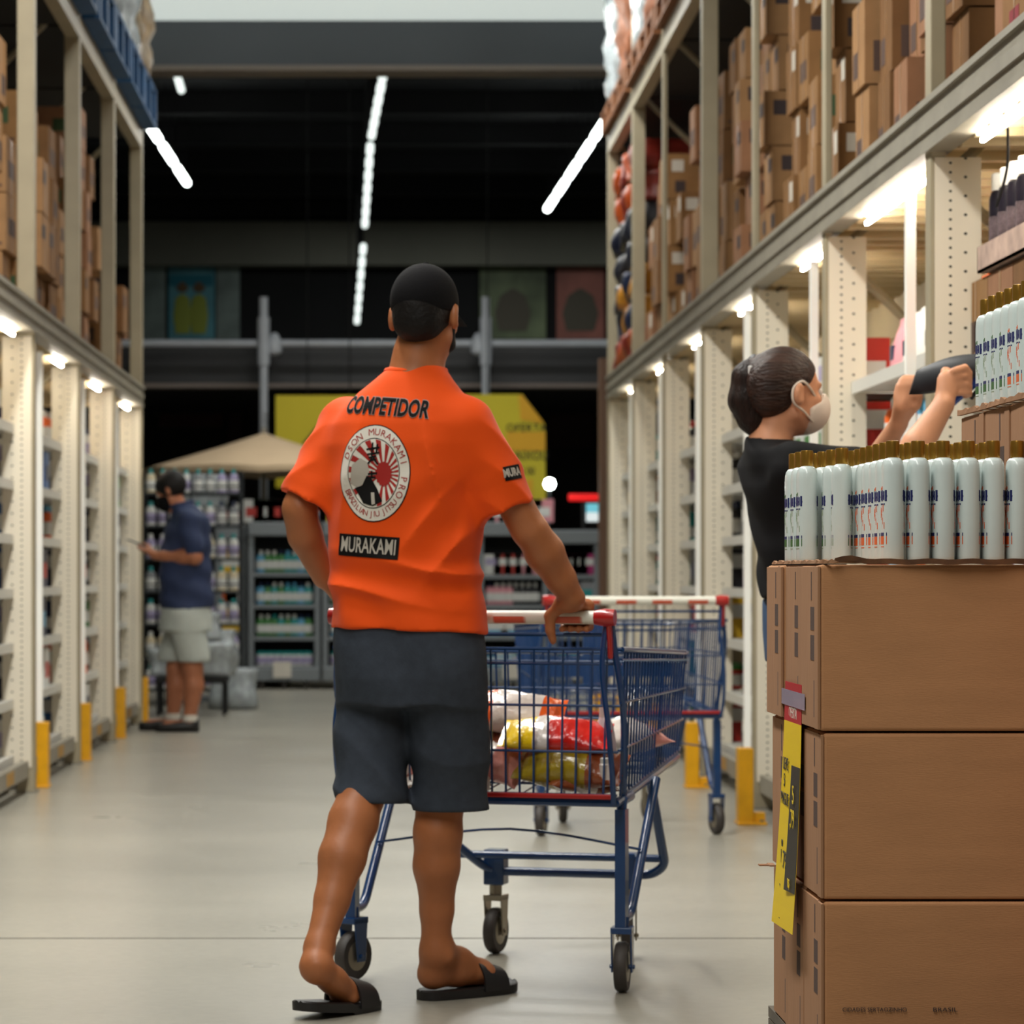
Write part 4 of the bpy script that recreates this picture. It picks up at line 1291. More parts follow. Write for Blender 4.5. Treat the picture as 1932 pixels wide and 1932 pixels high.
unit('goods_rack', 'grey goods rack left of the coolers', 'rack', 408, 464, 992, 27.0, [0.22, 0.5, 0.76, 1.02], grey, din,
     [('pouch', ['white'], 2), ('pack', ['yellow', 'black'], 1), ('box', ['orange', 'white'], 2), ('pack', ['yellow', 'white'], 1)], 5)
# goods on top of the units
r = random.Random(9)
tops = [(480, 'pack', 'white'), (500, 'pack', 'green'), (520, 'pack', 'white'), (545, 'pack', 'pink'), (570, 'pack', 'white'), (590, 'jar', 'white'), (912, 'pack', 'red'), (935, 'pack', 'pink'), (965, 'pack', 'white'), (1000, 'pack', 'white'), (1022, 'pack', 'pink'), (420, 'pack', 'white'), (445, 'pack', 'white'), (660, 'pack', 'white'), (640, 'pack', 'yellow')]
for i, (px, kind, c) in enumerate(tops):
    d = 26.9 if 464 < px < 800 else 26.6 if px > 800 else 27.0
    H = EYE - ((985 if px > 464 else 992) - VY) * d / FOC
    o = good(kind, c, 'white' if c != 'white' else 'red')
    o.location = ((px - VX) * d / FOC, d + 0.2, H + 0.001)
    o.rotation_euler = (0, 0, math.pi / 2)
    tag(o, f"{c} {kind} on top of the far units, {ORD[i % 14]}{' more' if i > 13 else ''} from the umbrella side", kind, 'goods on top of the far units')
# wire rack with white bottles beside the phone man
wr = thing('wire_rack', 'dark wire rack of white bottles between the rack end and the phone man', 'wire rack', (W(268, 0, 23.5).x, 23.5, 0))
ww = 0.75
for z in [0.12, 0.37, 0.62, 0.87, 1.12, 1.37, 1.62]:
    mb = MB()
    for i in range(12): mb.tube([(i * ww / 11, 0, z), (i * ww / 11, 0.4, z)], 0.004, 4)
    mb.tube([(0, 0, z), (ww, 0, z)], 0.012, 5).tube([(0, 0.4, z), (ww, 0.4, z)], 0.006, 5).tube([(0, 0, z + 0.06), (ww, 0, z + 0.06)], 0.006, 5)
    mb.build('wire_shelf', M['coolerdark'], wr)
for x, y in ((0, 0), (ww, 0), (0, 0.4), (ww, 0.4), (ww / 2, 0), (ww / 4, 0)):
    MB().tube([(x, y, 0), (x, y, 1.8)], 0.010, 6).build('rack_post', M['coolerdark'], wr)
for zi, z in enumerate([0.12, 0.37, 0.62, 0.87, 1.12, 1.37, 1.62]):
    for j in range(8):
        o = good('bottle', ['white', 'cream', 'white', 'grey', 'lilac'][(j // 2 + zi) % 5], ['teal', 'white', 'navy'][zi % 3] if (j // 2 + zi) % 5 not in (0, 2) else 'teal')
        o.location = (wr.location.x + 0.055 + j * 0.091, 23.65, z + 0.006)
        o.rotation_euler = (0, 0, 0)
        tag(o, f"pale bottle, {ORD[j]} on the {ORD[zi]} wire shelf behind the phone man", 'bottle', 'goods on the wire rack')
# wrapped bags on a low dark bench
bn = thing('low_bench', 'low dark bench behind the phone man', 'bench', tuple(Vector((W(292, 0, 21.9).x, 21.9, 0))))
bw = (428 - 292) * 21.9 / FOC
MB().box(0, 0, 0.23, bw, 0.4, 0.27).build('bench_top', M['dark'], bn, bevel=0.005)
for x in (0.01, bw - 0.035):
    for y in (0.01, 0.365):
        MB().box(x, y, 0, x + 0.025, y + 0.025, 0.23).build('leg', M['dark'], bn)
for i, (px, z, s_) in enumerate([(310, 0.271, 0.22), (352, 0.271, 0.24), (402, 0.271, 0.28), (385, 0.53, 0.22), (425, 0.48, 0.14)]):
    o = lumpy('wrapped_bundle', s_ * 0.95, s_ if i < 3 else s_ * .9, s_ * .9, M['wrap'], i + 50, 0.02, 5)
    o.location = (W(px, 0, 21.9).x, 22.1, z)
    tag(o, f"white wrapped bundle on the low bench, {['by the rack end', 'behind the legs', 'at the bench corner', 'stacked on the corner one', 'small, topmost'][i]}", 'bundle', 'white wrapped bundles on the bench')
o = lumpy('wrapped_bundle', 0.3, 0.32, 0.3, M['wrap'], 77, 0.02, 5); o.location = (W(440, 0, 23.0).x, 23.0, 0)
tag(o, 'white wrapped bundle standing on the floor beside the bench', 'bundle')
o = lumpy('wrapped_bundle', 0.40, 0.44, 0.27, M['wrap'], 78, 0.02, 5); o.location = (W(370, 0, 24.4).x, 24.4, 1.52)
tag(o, "large clear wrapped bundle behind the phone man's head", 'bundle')
st_ = thing('goods_column', "narrow grey stand holding the large wrapped bundle", 'stand', (W(370, 0, 24.4).x, 24.4, 0))
MB().box(-0.2, -0.2, 0, 0.2, 0.2, 0.04).build('base', M['coolergrey'], st_)
for x in (-.18, .16):
    for y in (-.18, .16): MB().box(x, y, 0.04, x + .02, y + .02, 1.5).build('post', M['coolergrey'], st_)
for z in (0.5, 1.0, 1.48): MB().box(-0.2, -0.2, z, 0.2, 0.2, z + 0.02).build('shelf', M['coolergrey'], st_)
# brown column, round light, red sign light, screen
struct('trim_10', MB().box(W(1132, 0, 25.5).x, 25.5, 0, W(1150, 0, 25.5).x + 0.1, 25.7, 2.8), mat('column_brown', (104, 74, 54), 0.6))
gl = thing('globe_lamp', 'small round bright lamp beside the tall yellow sign', 'lamp', tuple(W(1037, 913, 28.2)))
MB().lathe([(0.005, -0.05), (0.036, -0.038), (0.05, 0), (0.036, 0.038), (0.005, 0.05)], n=14).build('bulb', mat('bulb', (255, 255, 255), emit=((0.85, 1.0, 0.95), 30)), gl, smooth=True)
MB().tube([(0, 0.02, 0), (0, 0.05, 0.02), (0, 0.05, -gl.location.z + 0.01)], 0.012, 8).build('lamp_pole', M['dark'], gl)
MB().lathe([(0.15, 0), (0.15, 0.02)], (0, 0.05, -gl.location.z), 14).build('lamp_foot', M['dark'], gl)
rs = thing('lane_sign', 'red glowing lane sign above the screen near the brown column', 'sign', tuple(W(1073, 945, 28.4)))
MB().box(0, 0, 0, (1132 - 1073) * 28.4 / FOC, 0.06, 0.065).build('red_light', mat('red_light', (200, 10, 10), emit=((1, 0.01, 0.01), 0.5)), rs, bevel=0.01)
MB().tube([(0.14, 0.03, 0), (0.14, 0.03, -rs.location.z)], 0.02, 8).build('sign_pole', M['dark'], rs)
tv = thing('checkout_screen', 'small lit screen near the brown column', 'screen', tuple(W(1106, 984, 28.0)))
tw, th_ = 26 * 28.0 / FOC, 34 * 28.0 / FOC
MB().box(-.01, 0, -.01, tw + .01, 0.04, th_ + .01).build('screen_case', M['dark'], tv)
MB().box(0, -0.002, 0, tw, 0.0, th_ * .5).build('screen_lower', mat('screen_white', (210, 216, 220), emit=((0.8, 0.9, 0.9), 0.6)), tv)
MB().box(0, -0.002, th_ * .5, tw, 0.0, th_).build('screen_upper', mat('screen_blue', (80, 170, 200), emit=((0.2, 0.6, 0.65), 0.6)), tv)
MB().box(tw / 2 - .02, 0.04, -tv.location.z, tw / 2 + .02, 0.07, 0.05).build('stand', M['dark'], tv)
# dim shop sign boards on the recess wall
for i, (x0, y0, x1, y1, c, l) in enumerate([(300, 762, 420, 806, (58, 20, 18), 'dim dark red board above the umbrella'), (430, 745, 455, 850, (48, 22, 22), 'narrow dim maroon board left of the rail post'), (1035, 770, 1120, 845, (44, 18, 16), 'dim maroon board right of the tall yellow sign')]):
    flat('wall_board', l, 'board', x0, y0, x1, y1, 35.6, 0.05, mat('board_%d' % i, c, 0.7, noise=(2, 0.3)))

# ------------------------------------------------------------------ smooth bodies from distance fields
class Field:
    def __init__(self, lo, hi, h):
        self.lo = np.array(lo, np.float32); self.h = h
        self.n = np.ceil((np.array(hi) - np.array(lo)) / h).astype(int) + 1
        self.F = np.full(self.n, 9.0, np.float32)
        self.ax = [self.lo[i] + h * np.arange(self.n[i], dtype=np.float32) for i in range(3)]
    def sub(self, lo, hi, pad):
        s = []
        for i in range(3):
            a = int(np.clip(math.floor((lo[i] - pad - self.lo[i]) / self.h), 0, self.n[i]))
            b = int(np.clip(math.ceil((hi[i] + pad - self.lo[i]) / self.h) + 1, 0, self.n[i]))
            s.append(slice(a, max(b, a)))
        X = self.ax[0][s[0]][:, None, None]; Y = self.ax[1][s[1]][None, :, None]; Z = self.ax[2][s[2]][None, None, :]
        return tuple(s), X, Y, Z
    def merge(self, s, d, k, cut):
        F = self.F[s]
        if cut:
            d = -d
            if k > 0:
                h = np.clip(0.5 - 0.5 * (F - d) / k, 0, 1)
                self.F[s] = F * (1 - h) + d * h + k * h * (1 - h)
            else:
                self.F[s] = np.maximum(F, d)
        else:
            if k > 0:
                h = np.clip(0.5 + 0.5 * (F - d) / k, 0, 1)
                self.F[s] = F * (1 - h) + d * h - k * h * (1 - h)
            else:
                self.F[s] = np.minimum(F, d)
    def cap(self, a, b, ra, rb, k=0.012, flat=None, cut=False):
        a = np.array(a, float); b = np.array(b, float); R = max(ra, rb)
        s, X, Y, Z = self.sub(np.minimum(a, b) - R, np.maximum(a, b) + R, k + 2 * self.h)
        ab = b - a; L = float(ab @ ab) + 1e-12
        t = np.clip(((X - a[0]) * ab[0] + (Y - a[1]) * ab[1] + (Z - a[2]) * ab[2]) / L, 0, 1)
        dx, dy, dz = X - a[0] - t * ab[0], Y - a[1] - t * ab[1], Z - a[2] - t * ab[2]
        d2 = dx * dx + dy * dy + dz * dz
        if flat is not None:
            nv = np.array(flat[0], float); nv /= np.linalg.norm(nv)
            c = dx * nv[0] + dy * nv[1] + dz * nv[2]
            d2 = d2 + c * c * (1 / flat[1] ** 2 - 1)
        self.merge(s, np.sqrt(d2) - (ra + (rb - ra) * t), k, cut)
        return self
    def chain(self, pts, k=0.012, **kw):
        for (a, ra), (b, rb) in zip(pts[:-1], pts[1:]):
            self.cap(a, b, ra, rb, k, **kw)
        return self
    def ell(self, c, r, R=None, k=0.012, cut=False):
        c = np.array(c, float); m = max(r)
        s, X, Y, Z = self.sub(c - m, c + m, k + 2 * self.h)
        p = [X - c[0], Y - c[1], Z - c[2]]
        if R is not None:                       # rows of R are the local axes
            p = [p[0] * R[i][0] + p[1] * R[i][1] + p[2] * R[i][2] for i in range(3)]
        q0 = sum((p[i] / r[i]) ** 2 for i in range(3)); q1 = sum((p[i] / r[i] ** 2) ** 2 for i in range(3))
        k0 = np.sqrt(q0); k1 = np.sqrt(q1) + 1e-6
        self.merge(s, k0 * (k0 - 1) / k1, k, cut)
        return self
    def prof(self, levels, yaw, k=0.012, ex=2.3, cut=False, tilt=(0, 0)):
        """levels (z, cx, cy, a, b) bottom to top"""
        L = sorted(levels); z = np.array([l[0] for l in L])
        m = max(max(l[3], l[4]) for l in L)
        lo = (min(l[1] for l in L) - m, min(l[2] for l in L) - m, z[0]); hi = (max(l[1] for l in L) + m, max(l[2] for l in L) + m, z[-1])
        s, X, Y, Z = self.sub(lo, hi, k + 2 * self.h)
        zz = Z.ravel()
        I = lambda i: np.interp(zz, z, np.array([l[i] for l in L]))[None, None, :].astype(np.float32)
        cx, cy, a, b = I(1), I(2), I(3), I(4)
        c_, s_ = math.cos(yaw), math.sin(yaw)
        u = (X - cx) * c_ + (Y - cy) * s_; v = -(X - cx) * s_ + (Y - cy) * c_
        rho = (np.abs(u / a) ** ex + np.abs(v / b) ** ex) ** (1 / ex)
        d = (rho - 1) * np.minimum(a, b)
        zt = Z + u * tilt[0] + v * tilt[1]
        d = np.maximum(d, np.maximum(z[0] - zt, Z - z[-1]))
        self.merge(s, d, k, cut)
        return self
    def plane(self, p, n, lo, hi, k=0.004):
        """cut away everything beyond the plane inside the box lo..hi"""
        s, X, Y, Z = self.sub(lo, hi, 0)
        n = Vector(n).normalized()
        d = (X - p[0]) * n.x + (Y - p[1]) * n.y + (Z - p[2]) * n.z
        self.F[s] = np.maximum(self.F[s], d + 0 * self.F[s])
        return self
    def warp(self, fn):
        X = self.ax[0][:, None, None]; Y = self.ax[1][None, :, None]; Z = self.ax[2][None, None, :]
        near = np.abs(self.F) < 0.06
        self.F = np.where(near, self.F + fn(X, Y, Z).astype(np.float32), self.F)
        return self
    def build(self, name, m, parent=None, origin=(0, 0, 0), smooth=2):
        F, h = self.F, self.h
        F = np.pad(F, 1, constant_values=9.0)
        lo = self.lo - h
        IN = F < 0
        A = IN[:-1, :-1, :-1].astype(np.int8)
        S = np.zeros(A.shape, np.int8)
        for i in (0, 1):
            for j in (0, 1):
                for k in (0, 1):
                    S += IN[i:IN.shape[0] - 1 + i, j:IN.shape[1] - 1 + j, k:IN.shape[2] - 1 + k]
        act = (S > 0) & (S < 8)
        idx = np.argwhere(act)
        imap = np.full(act.shape, -1, np.int32)
        imap[tuple(idx.T)] = np.arange(len(idx))
        P = np.zeros((len(idx), 3)); C = np.zeros(len(idx))
        cor = [(i, j, k) for i in (0, 1) for j in (0, 1) for k in (0, 1)]
        vals = {c: F[idx[:, 0] + c[0], idx[:, 1] + c[1], idx[:, 2] + c[2]] for c in cor}
        for c in cor:
            for ax in range(3):
                if c[ax] == 0:
                    d = list(c); d[ax] = 1; d = tuple(d)
                    a, b = vals[c], vals[d]
                    mk = (a < 0) != (b < 0)
                    t = np.where(mk, a / np.where(mk, a - b, 1), 0)
                    q = np.array(c, float)[None, :].repeat(len(idx), 0); q[:, ax] += t
                    P[mk] += q[mk]; C[mk] += 1
        P = (P / C[:, None] + idx) * h + lo
        faces = []
        for ax in range(3):
            u, v = (ax + 1) % 3, (ax + 2) % 3
            sl0 = [slice(1, -1)] * 3; sl0[ax] = slice(0, -1)
            sl1 = [slice(1, -1)] * 3; sl1[ax] = slice(1, None)
            a, b = IN[tuple(sl0)], IN[tuple(sl1)]
            e = np.argwhere(a != b)
            if not len(e): continue
            o = np.ones(3, int); o[ax] = 0
            e2 = e + o
            fl = a[tuple(e.T)]
            def cell(du, dv):
                q = e2.copy(); q[:, u] -= du; q[:, v] -= dv
                return imap[q[:, 0], q[:, 1], q[:, 2]]
            q = np.stack([cell(1, 1), cell(0, 1), cell(0, 0), cell(1, 0)], 1)
            q[~fl] = q[~fl][:, ::-1]
            faces.append(q)
        f = np.concatenate(faces)
        f = f[(f >= 0).all(1)]
        # light Laplacian smoothing to take the grid off
        for _ in range(smooth):
            acc = np.zeros_like(P); cn = np.zeros(len(P))
            for i in range(4):
                a, b = f[:, i], f[:, (i + 1) % 4]
                np.add.at(acc, a, P[b]); np.add.at(cn, a, 1)
                np.add.at(acc, b, P[a]); np.add.at(cn, b, 1)
            P = P * 0.5 + 0.5 * acc / np.maximum(cn, 1)[:, None]
        me = bpy.data.meshes.new(name)
        me.vertices.add(len(P)); me.vertices.foreach_set('co', (P - np.array(origin)).astype(np.float32).ravel())
        me.loops.add(len(f) * 4); me.loops.foreach_set('vertex_index', f.astype(np.int32).ravel())
        me.polygons.add(len(f)); me.polygons.foreach_set('loop_start', np.arange(0, len(f) * 4, 4, dtype=np.int32))
        me.polygons.foreach_set('loop_total', np.full(len(f), 4, np.int32))
        me.polygons.foreach_set('use_smooth', np.ones(len(f), bool))
        me.update(calc_edges=True); me.validate()
        me.materials.append(m)
        o = bpy.data.objects.new(name, me)
        COL.objects.link(o)
        if parent is not None: o.parent = parent
        return o

def axes(yaw, pitch=0.0):
    """right, forward, up of a head looking along heading yaw (0 = away from the camera, + = to the picture's right), pitch down +"""
    f = Vector((math.sin(yaw) * math.cos(pitch), math.cos(yaw) * math.cos(pitch), -math.sin(pitch)))
    r = Vector((math.cos(yaw), -math.sin(yaw), 0))
    return r, f, r.cross(f)
def head(F, C, yaw, pitch=0.0, s=1.0):
    r, f, u = axes(yaw, pitch)
    R = [list(r), list(f), list(u)]
    L = lambda x, y, z: Vector(C) + (r * x + f * y + u * z) * s
    E = lambda c, rad, k=0.012, cut=False: F.ell(L(*c), [q * s for q in rad], R, k, cut)
    E((0, -0.010, 0.028), (0.074, 0.094, 0.088))
    E((0, 0.030, -0.035), (0.060, 0.062, 0.080), 0.02)
    F.cap(L(0, 0.02, -0.070), L(0, 0.068, -0.088), 0.042 * s, 0.022 * s, 0.02)
    for sx in (-1, 1):
        F.cap(L(sx * 0.05, 0.0, -0.06), L(sx * 0.02, 0.062, -0.086), 0.014 * s, 0.014 * s, 0.02)
        E((sx * 0.031, 0.090, 0.004), (0.017, 0.012, 0.011), 0.008, True)
        F.cap(L(sx * 0.012, 0.084, 0.022), L(sx * 0.045, 0.074, 0.022), 0.010 * s, 0.008 * s, 0.010)
        E((sx * 0.045, 0.062, -0.022), (0.018, 0.018, 0.016), 0.014)
        E((sx * 0.083, -0.012, -0.006), (0.012, 0.019, 0.034), 0.006)
        E((sx * 0.092, -0.004, -0.004), (0.006, 0.011, 0.020), 0.003, True)
        E((sx * 0.012, 0.100, -0.030), (0.009, 0.010, 0.008), 0.005)
    F.cap(L(0, 0.088, 0.008), L(0, 0.110, -0.027), 0.008 * s, 0.011 * s, 0.008)
    F.cap(L(-0.020, 0.088, -0.052), L(0.020, 0.088, -0.052), 0.006 * s, 0.006 * s, 0.004)
    F.cap(L(-0.016, 0.088, -0.062), L(0.016, 0.088, -0.062), 0.007 * s, 0.007 * s, 0.004)
    return L
def eyes(L, parent, org, s=1.0):
    for sx in (-1, 1):
        c = L(sx * 0.031, 0.079, 0.004) - Vector(org)
        e = MB().lathe([(0.001, -0.011), (0.008, -0.008), (0.011, 0), (0.008, 0.008), (0.001, 0.011)], c, 12)
        d = (L(sx * 0.031, 0.090, 0.004) - L(sx * 0.031, 0.079, 0.004)).normalized()
        e.lathe([(0.001, -0.005), (0.004, -0.003), (0.0052, 0), (0.004, 0.003), (0.001, 0.005)], c + d * 0.0075, 10, mi=1)
        e.build('eye', [M.setdefault('eyewhite', mat('eye_white', (220, 214, 206), 0.3)), M.setdefault('iris', mat('iris', (40, 24, 16), 0.2))], parent, smooth=True)
def hand(F, wrist, palm, dirv, up, fingers, thumb, s=1.0, k=0.006):
    """palm from wrist to knuckles along dirv; up = back of the hand; fingers = list of joint lists (world points); thumb likewise"""
    F.chain([(wrist, 0.026 * s), (palm, 0.036 * s)], 0.012, flat=(up, 0.62))
    for i, fg in enumerate(fingers):
        rr = [0.0105, 0.0098, 0.0088, 0.0078]
        F.chain([(p, rr[min(j, 3)] * s) for j, p in enumerate(fg)], k)
    F.chain([(p, [0.016, 0.0125, 0.0105][min(j, 2)] * s) for j, p in enumerate(thumb)], 0.008)

skin = M['skin'] = mat('skin_tan', (164, 101, 62), 0.5, noise=(12, 0.10), bump=(60, 0.08), spec=0.4)
skin.node_tree.nodes['Principled BSDF'].inputs['Subsurface Weight'].default_value = 0.06
M['skin2'] = mat('skin_light', (208, 148, 112), 0.5, noise=(12, 0.08), spec=0.4)
M['skin3'] = mat('skin_brown', (164, 104, 74), 0.5, noise=(12, 0.08), spec=0.4)
M['hair'] = mat('hair_black', (17, 13, 12), 0.6, spec=0.25, bump=(80, 0.3), noise=(30, 0.3))
M['hairbrown'] = mat('hair_brown', (50, 30, 21), 0.48, spec=0.35, bump=(160, 0.7), noise=(60, 0.55), stretch=(0.12, 1, 1))
M['hairtail'] = mat('hair_tail', (34, 21, 16), 0.5, spec=0.3, bump=(160, 0.7), noise=(60, 0.55), stretch=(1, 1, 0.12))
M['orange'] = mat('shirt_orange', (234, 80, 8), 0.78, noise=(6, 0.04), bump=(220, 0.05), spec=0.2, sheen=0.1)
M['capblack'] = mat('cap_black', (15, 14, 16), 0.9, bump=(200, 0.1), spec=0.15)
M['shorts'] = mat('shorts_slate', (54, 60, 70), 0.85, noise=(40, 0.12), bump=(160, 0.08), spec=0.2)
M['slide'] = mat('slide_black', (26, 24, 25), 0.45)

# ================================================================== the man in orange
man = thing('person', 'person in orange printed shirt, dark shorts and black cap pushing the cart', 'person', (0.07, 7.3, 0))
O1 = (0.07, 7.3, 0)
YB = -math.radians(20)                               # torso yaw (right side nearer the camera)
F = Field((-0.36, 6.85, 0.0), (0.60, 7.75, 1.80), 0.0055)
D = 7.3
Lh = head(F, W(803, 596, D), math.radians(21), 0.10, 0.95)
F.chain([(W(806, 628, D), 0.058), (W(790, 672, D), 0.058), (W(785, 715, D), 0.072)], 0.02)
# torso under the clothes
def lv(rows, D_=7.3, ins=0.0):
    out = []
    for py, cx, a, b in rows:
        p = W(cx, py, D_)
        out.append((p.z, p.x, D_ + 0.0, a - ins, b - ins))
    return out
torso_rows = [(1195, 772, .182, .125), (1150, 770, .180, .122), (1100, 765, .180, .119), (1000, 763, .180, .117), (900, 762, .184, .120), (840, 764, .190, .118),
              (800, 767, .180, .110), (770, 770, .155, .098), (742, 774, .122, .082), (718, 780, .090, .070), (697, 787, .066, .060)]
F.prof(lv(torso_rows[:6], ins=0.03) + lv(torso_rows[6:], ins=0.018), YB, 0.02)
# arms
LS, RS_ = W(645, 800, 7.39), W(890, 802, 7.23)
LEl, LWr = W(556, 968, 7.355), W(612, 1088, 7.42)
F.chain([(LS, 0.046), (LEl.lerp(LS, 0.4), 0.043), (LEl + Vector((0.012, 0, 0.02)), 0.040)], 0.015)
F.chain([(LEl + Vector((0.012, 0, 0.004)), 0.042), (LEl.lerp(LWr, 0.35), 0.041), (LWr, 0.030)], 0.012)
lp = W(640, 1120, 7.44)
F.chain([(LWr, 0.030), (lp, 0.034)], 0.01, flat=((0.9, -0.3, 0.3), 0.6))
for i in range(4):
    F.chain([(lp + Vector((0.0, 0.0, 0.02 - i * 0.018)), 0.010), (lp + Vector((0.035, 0.03, 0.012 - i * 0.018)), 0.0095), (lp + Vector((0.07, 0.035, 0.005 - i * 0.018)), 0.008)], 0.005)
F.chain([(LWr + Vector((0.01, -0.01, -0.01)), 0.015), (lp + Vector((0.0, -0.035, 0.03)), 0.012), (lp + Vector((0.02, -0.06, 0.0)), 0.010)], 0.006)
REl, RWr = W(1005, 1006, 7.25), W(1080, 1128, 7.33)
F.chain([(RS_, 0.046), (REl.lerp(RS_, 0.45), 0.044), (REl + Vector((-0.012, 0, 0.012)), 0.043)], 0.015)
F.chain([(REl, 0.042), (REl.lerp(RWr, 0.3), 0.046), (REl.lerp(RWr, 0.7), 0.036), (RWr, 0.029)], 0.012)
# right hand closed over the handle
hx = Vector((math.cos(YAW), math.sin(YAW), 0)); hy = Vector((-math.sin(YAW), math.cos(YAW), 0)); hz = Vector((0, 0, 1))
HC = Vector((0.215, 7.45, 0.912))
G = HC + hx * 0.258                                   # middle of the grip on the bar
knu = G + hy * 0.012 + hz * 0.030
F.chain([(RWr, 0.029), (G - hy * 0.030 + hz * 0.036 - hx * .004, 0.034), (knu, 0.030)], 0.012, flat=(hz - hy * 0.4, 0.62))
F.cap(knu - hx * 0.028, knu + hx * 0.034, 0.017, 0.015, 0.010)
for i in range(4):
    b = knu + hx * (-0.030 + i * 0.0215)
    ln = [1.0, 1.06, 1.0, 0.86][i]
    F.chain([(b, 0.0125), (G + hx * (-0.030 + i * 0.0215) + hy * 0.036 * ln + hz * 0.006, 0.0108), (G + hx * (-0.029 + i * 0.021) + hy * 0.026 * ln - hz * 0.024, 0.0098), (G + hx * (-0.028 + i * 0.020) - hy * 0.004 - hz * 0.029, 0.0088)], 0.0045)
F.chain([(RWr - hx * 0.022 - hz * 0.012, 0.017), (G - hx * 0.050 - hy * 0.030 + hz * 0.004, 0.0145), (G - hx * 0.050 - hy * 0.032 - hz * 0.030, 0.0115), (G - hx * 0.044 - hy * 0.026 - hz * 0.056, 0.0100)], 0.007)
# legs
def foot(F, heel, ball, toe, side, w=1.0, heelz=0.0):
    F.chain([(heel, 0.034 * w), (heel.lerp(ball, 0.5) + Vector((0, 0, 0.012)), 0.034 * w), (ball, 0.036 * w)], 0.015, flat=((0, 0, 1), 0.8))
    d = (toe - ball); n = Vector((d.y, -d.x, 0)).normalized() * side
    for i in range(5):
        b = ball + n * (0.024 - i * 0.0125)
        t = toe + n * (0.026 - i * 0.014) - d * (0.07 * i)
        r = [0.0125, 0.0095, 0.009, 0.0085, 0.008][i]
        F.chain([(b, 0.014), (b.lerp(t, 0.6) + Vector((0, 0, 0.004)), r), (t, r)], 0.004)
    F.cap(ball - n * 0.014, ball + n * 0.018, 0.024, 0.024, 0.012, flat=((0, 0, 1), 0.7))
LK, LA = W(682, 1500, 7.26), W(602, 1785, 7.06)
F.chain([(W(712, 1240, 7.35), 0.070), (W(702, 1400, 7.31), 0.058), (LK, 0.052)], 0.02)
F.chain([(LK, 0.055), (LK.lerp(LA, 0.18) + Vector((-.002, -.012, 0)), 0.057), (LK.lerp(LA, 0.42) + Vector((-.004, -.014, 0)), 0.054), (LK.lerp(LA, 0.7), 0.040), (LA, 0.0315)], 0.016)
lh, lb = W(597, 1826, 7.03), Vector((-0.088, 7.115, 0.052))
F.chain([(LA, 0.033), (lh, 0.037)], 0.015)
for sx_ in (-1, 1):
    F.ell(LA + Vector((sx_ * 0.024, 0.02, -0.012)), (0.012, 0.012, 0.015), None, 0.02)
F.chain([(lh, 0.037), (lh.lerp(lb, 0.5) + Vector((0.004, 0.0, 0)), 0.036), (lb, 0.038)], 0.018, flat=((0.45, 0.6, 0.66), 0.8))
dL = Vector((0.62, 0.78, 0)).normalized(); nL = Vector((dL.y, -dL.x, 0))
for i in range(5):
    b = lb + Vector((0, 0, -0.014)) - nL * (0.026 - i * 0.013)
    t = b + dL * (0.055 - i * 0.005) + Vector((0, 0, -0.004)) 
    F.chain([(b, 0.015), (t, [0.012, 0.0095, 0.009, 0.0085, 0.008][i])], 0.004)
RK, RA = W(830, 1515, 7.31), W(822, 1795, 7.33)
F.chain([(W(838, 1240, 7.28), 0.072), (W(840, 1400, 7.30), 0.060), (RK, 0.054)], 0.02)
F.chain([(RK, 0.056), (RK.lerp(RA, 0.2) + Vector((-.003, -.012, 0)), 0.0565), (RK.lerp(RA, 0.42) + Vector((-.004, -.014, 0)), 0.054), (RK.lerp(RA, 0.72), 0.039), (RA, 0.034)], 0.016)
dR = Vector((0.80, 0.60, 0)).normalized(); nR = Vector((dR.y, -dR.x, 0))
hR = Vector((0.122, 7.35, 0.060))
F.chain([(RA, 0.035), (hR, 0.034)], 0.02)
for sx_ in (-1, 1):
    F.ell(RA + nR * sx_ * 0.030 + Vector((0.01, 0, -0.01)), (0.013, 0.013, 0.015), None, 0.012)
bR = hR + dR * 0.145 + Vector((0, 0, -0.006))
F.chain([(RA + dR * 0.012, 0.033), (hR + dR * 0.08 + Vector((0, 0, 0.024)), 0.029), (bR, 0.026)], 0.03)
F.chain([(hR, 0.034), (hR + dR * 0.07 - Vector((0, 0, 0.004)), 0.030), (bR, 0.032)], 0.016)
F.cap(bR - nR * 0.022, bR + nR * 0.022, 0.026, 0.026, 0.014, flat=((0, 0, 1), 0.8))
for i in range(5):
    b = bR + dR * 0.01 - nR * (0.028 - i * 0.014) * -1 + Vector((0, 0, -0.008))
    t = b + dR * (0.058 - (4 - i) * 0.004)
    F.chain([(b, 0.014), (t, [0.008, 0.0085, 0.009, 0.0095, 0.012][i])], 0.004)
body = F.build('body', M['skin'], man, O1)
eyes(Lh, man, O1)

# cap and hair
H = Field((-0.05, 7.10, 1.50), (0.32, 7.52, 1.80), 0.004)
r_, f_, u_ = axes(math.radians(21), 0.10)
Rh = [list(r_), list(f_), list(u_)]
H.ell(Lh(0, -0.012, 0.034), (0.079, 0.099, 0.090), Rh, 0.01)
H.plane(Lh(0, 0, 0.008), -(u_ * 0.97 - f_ * 0.12), (-0.1, 7.0, 1.4), (0.4, 7.6, 1.85))
cap = H.build('cap', M['capblack'], man, O1)
v = MB()
rings = []
for i in range(9):
    a = -1.05 + 2.1 * i / 8
    i0 = Lh(0.070 * math.sin(a), 0.078 * math.cos(a) - 0.008, 0.020)
    i1 = Lh(0.078 * math.sin(a), 0.070 * math.cos(a) + 0.085, 0.004 - 0.012 * abs(a))
    i0, i1 = i0 - Vector(O1), i1 - Vector(O1)
    rings.append([i0, i1, i1 + u_ * 0.0035, i0 + u_ * 0.0035])
v.rings(rings)
v.build('brim', M['capblack'], cap, smooth='auto')
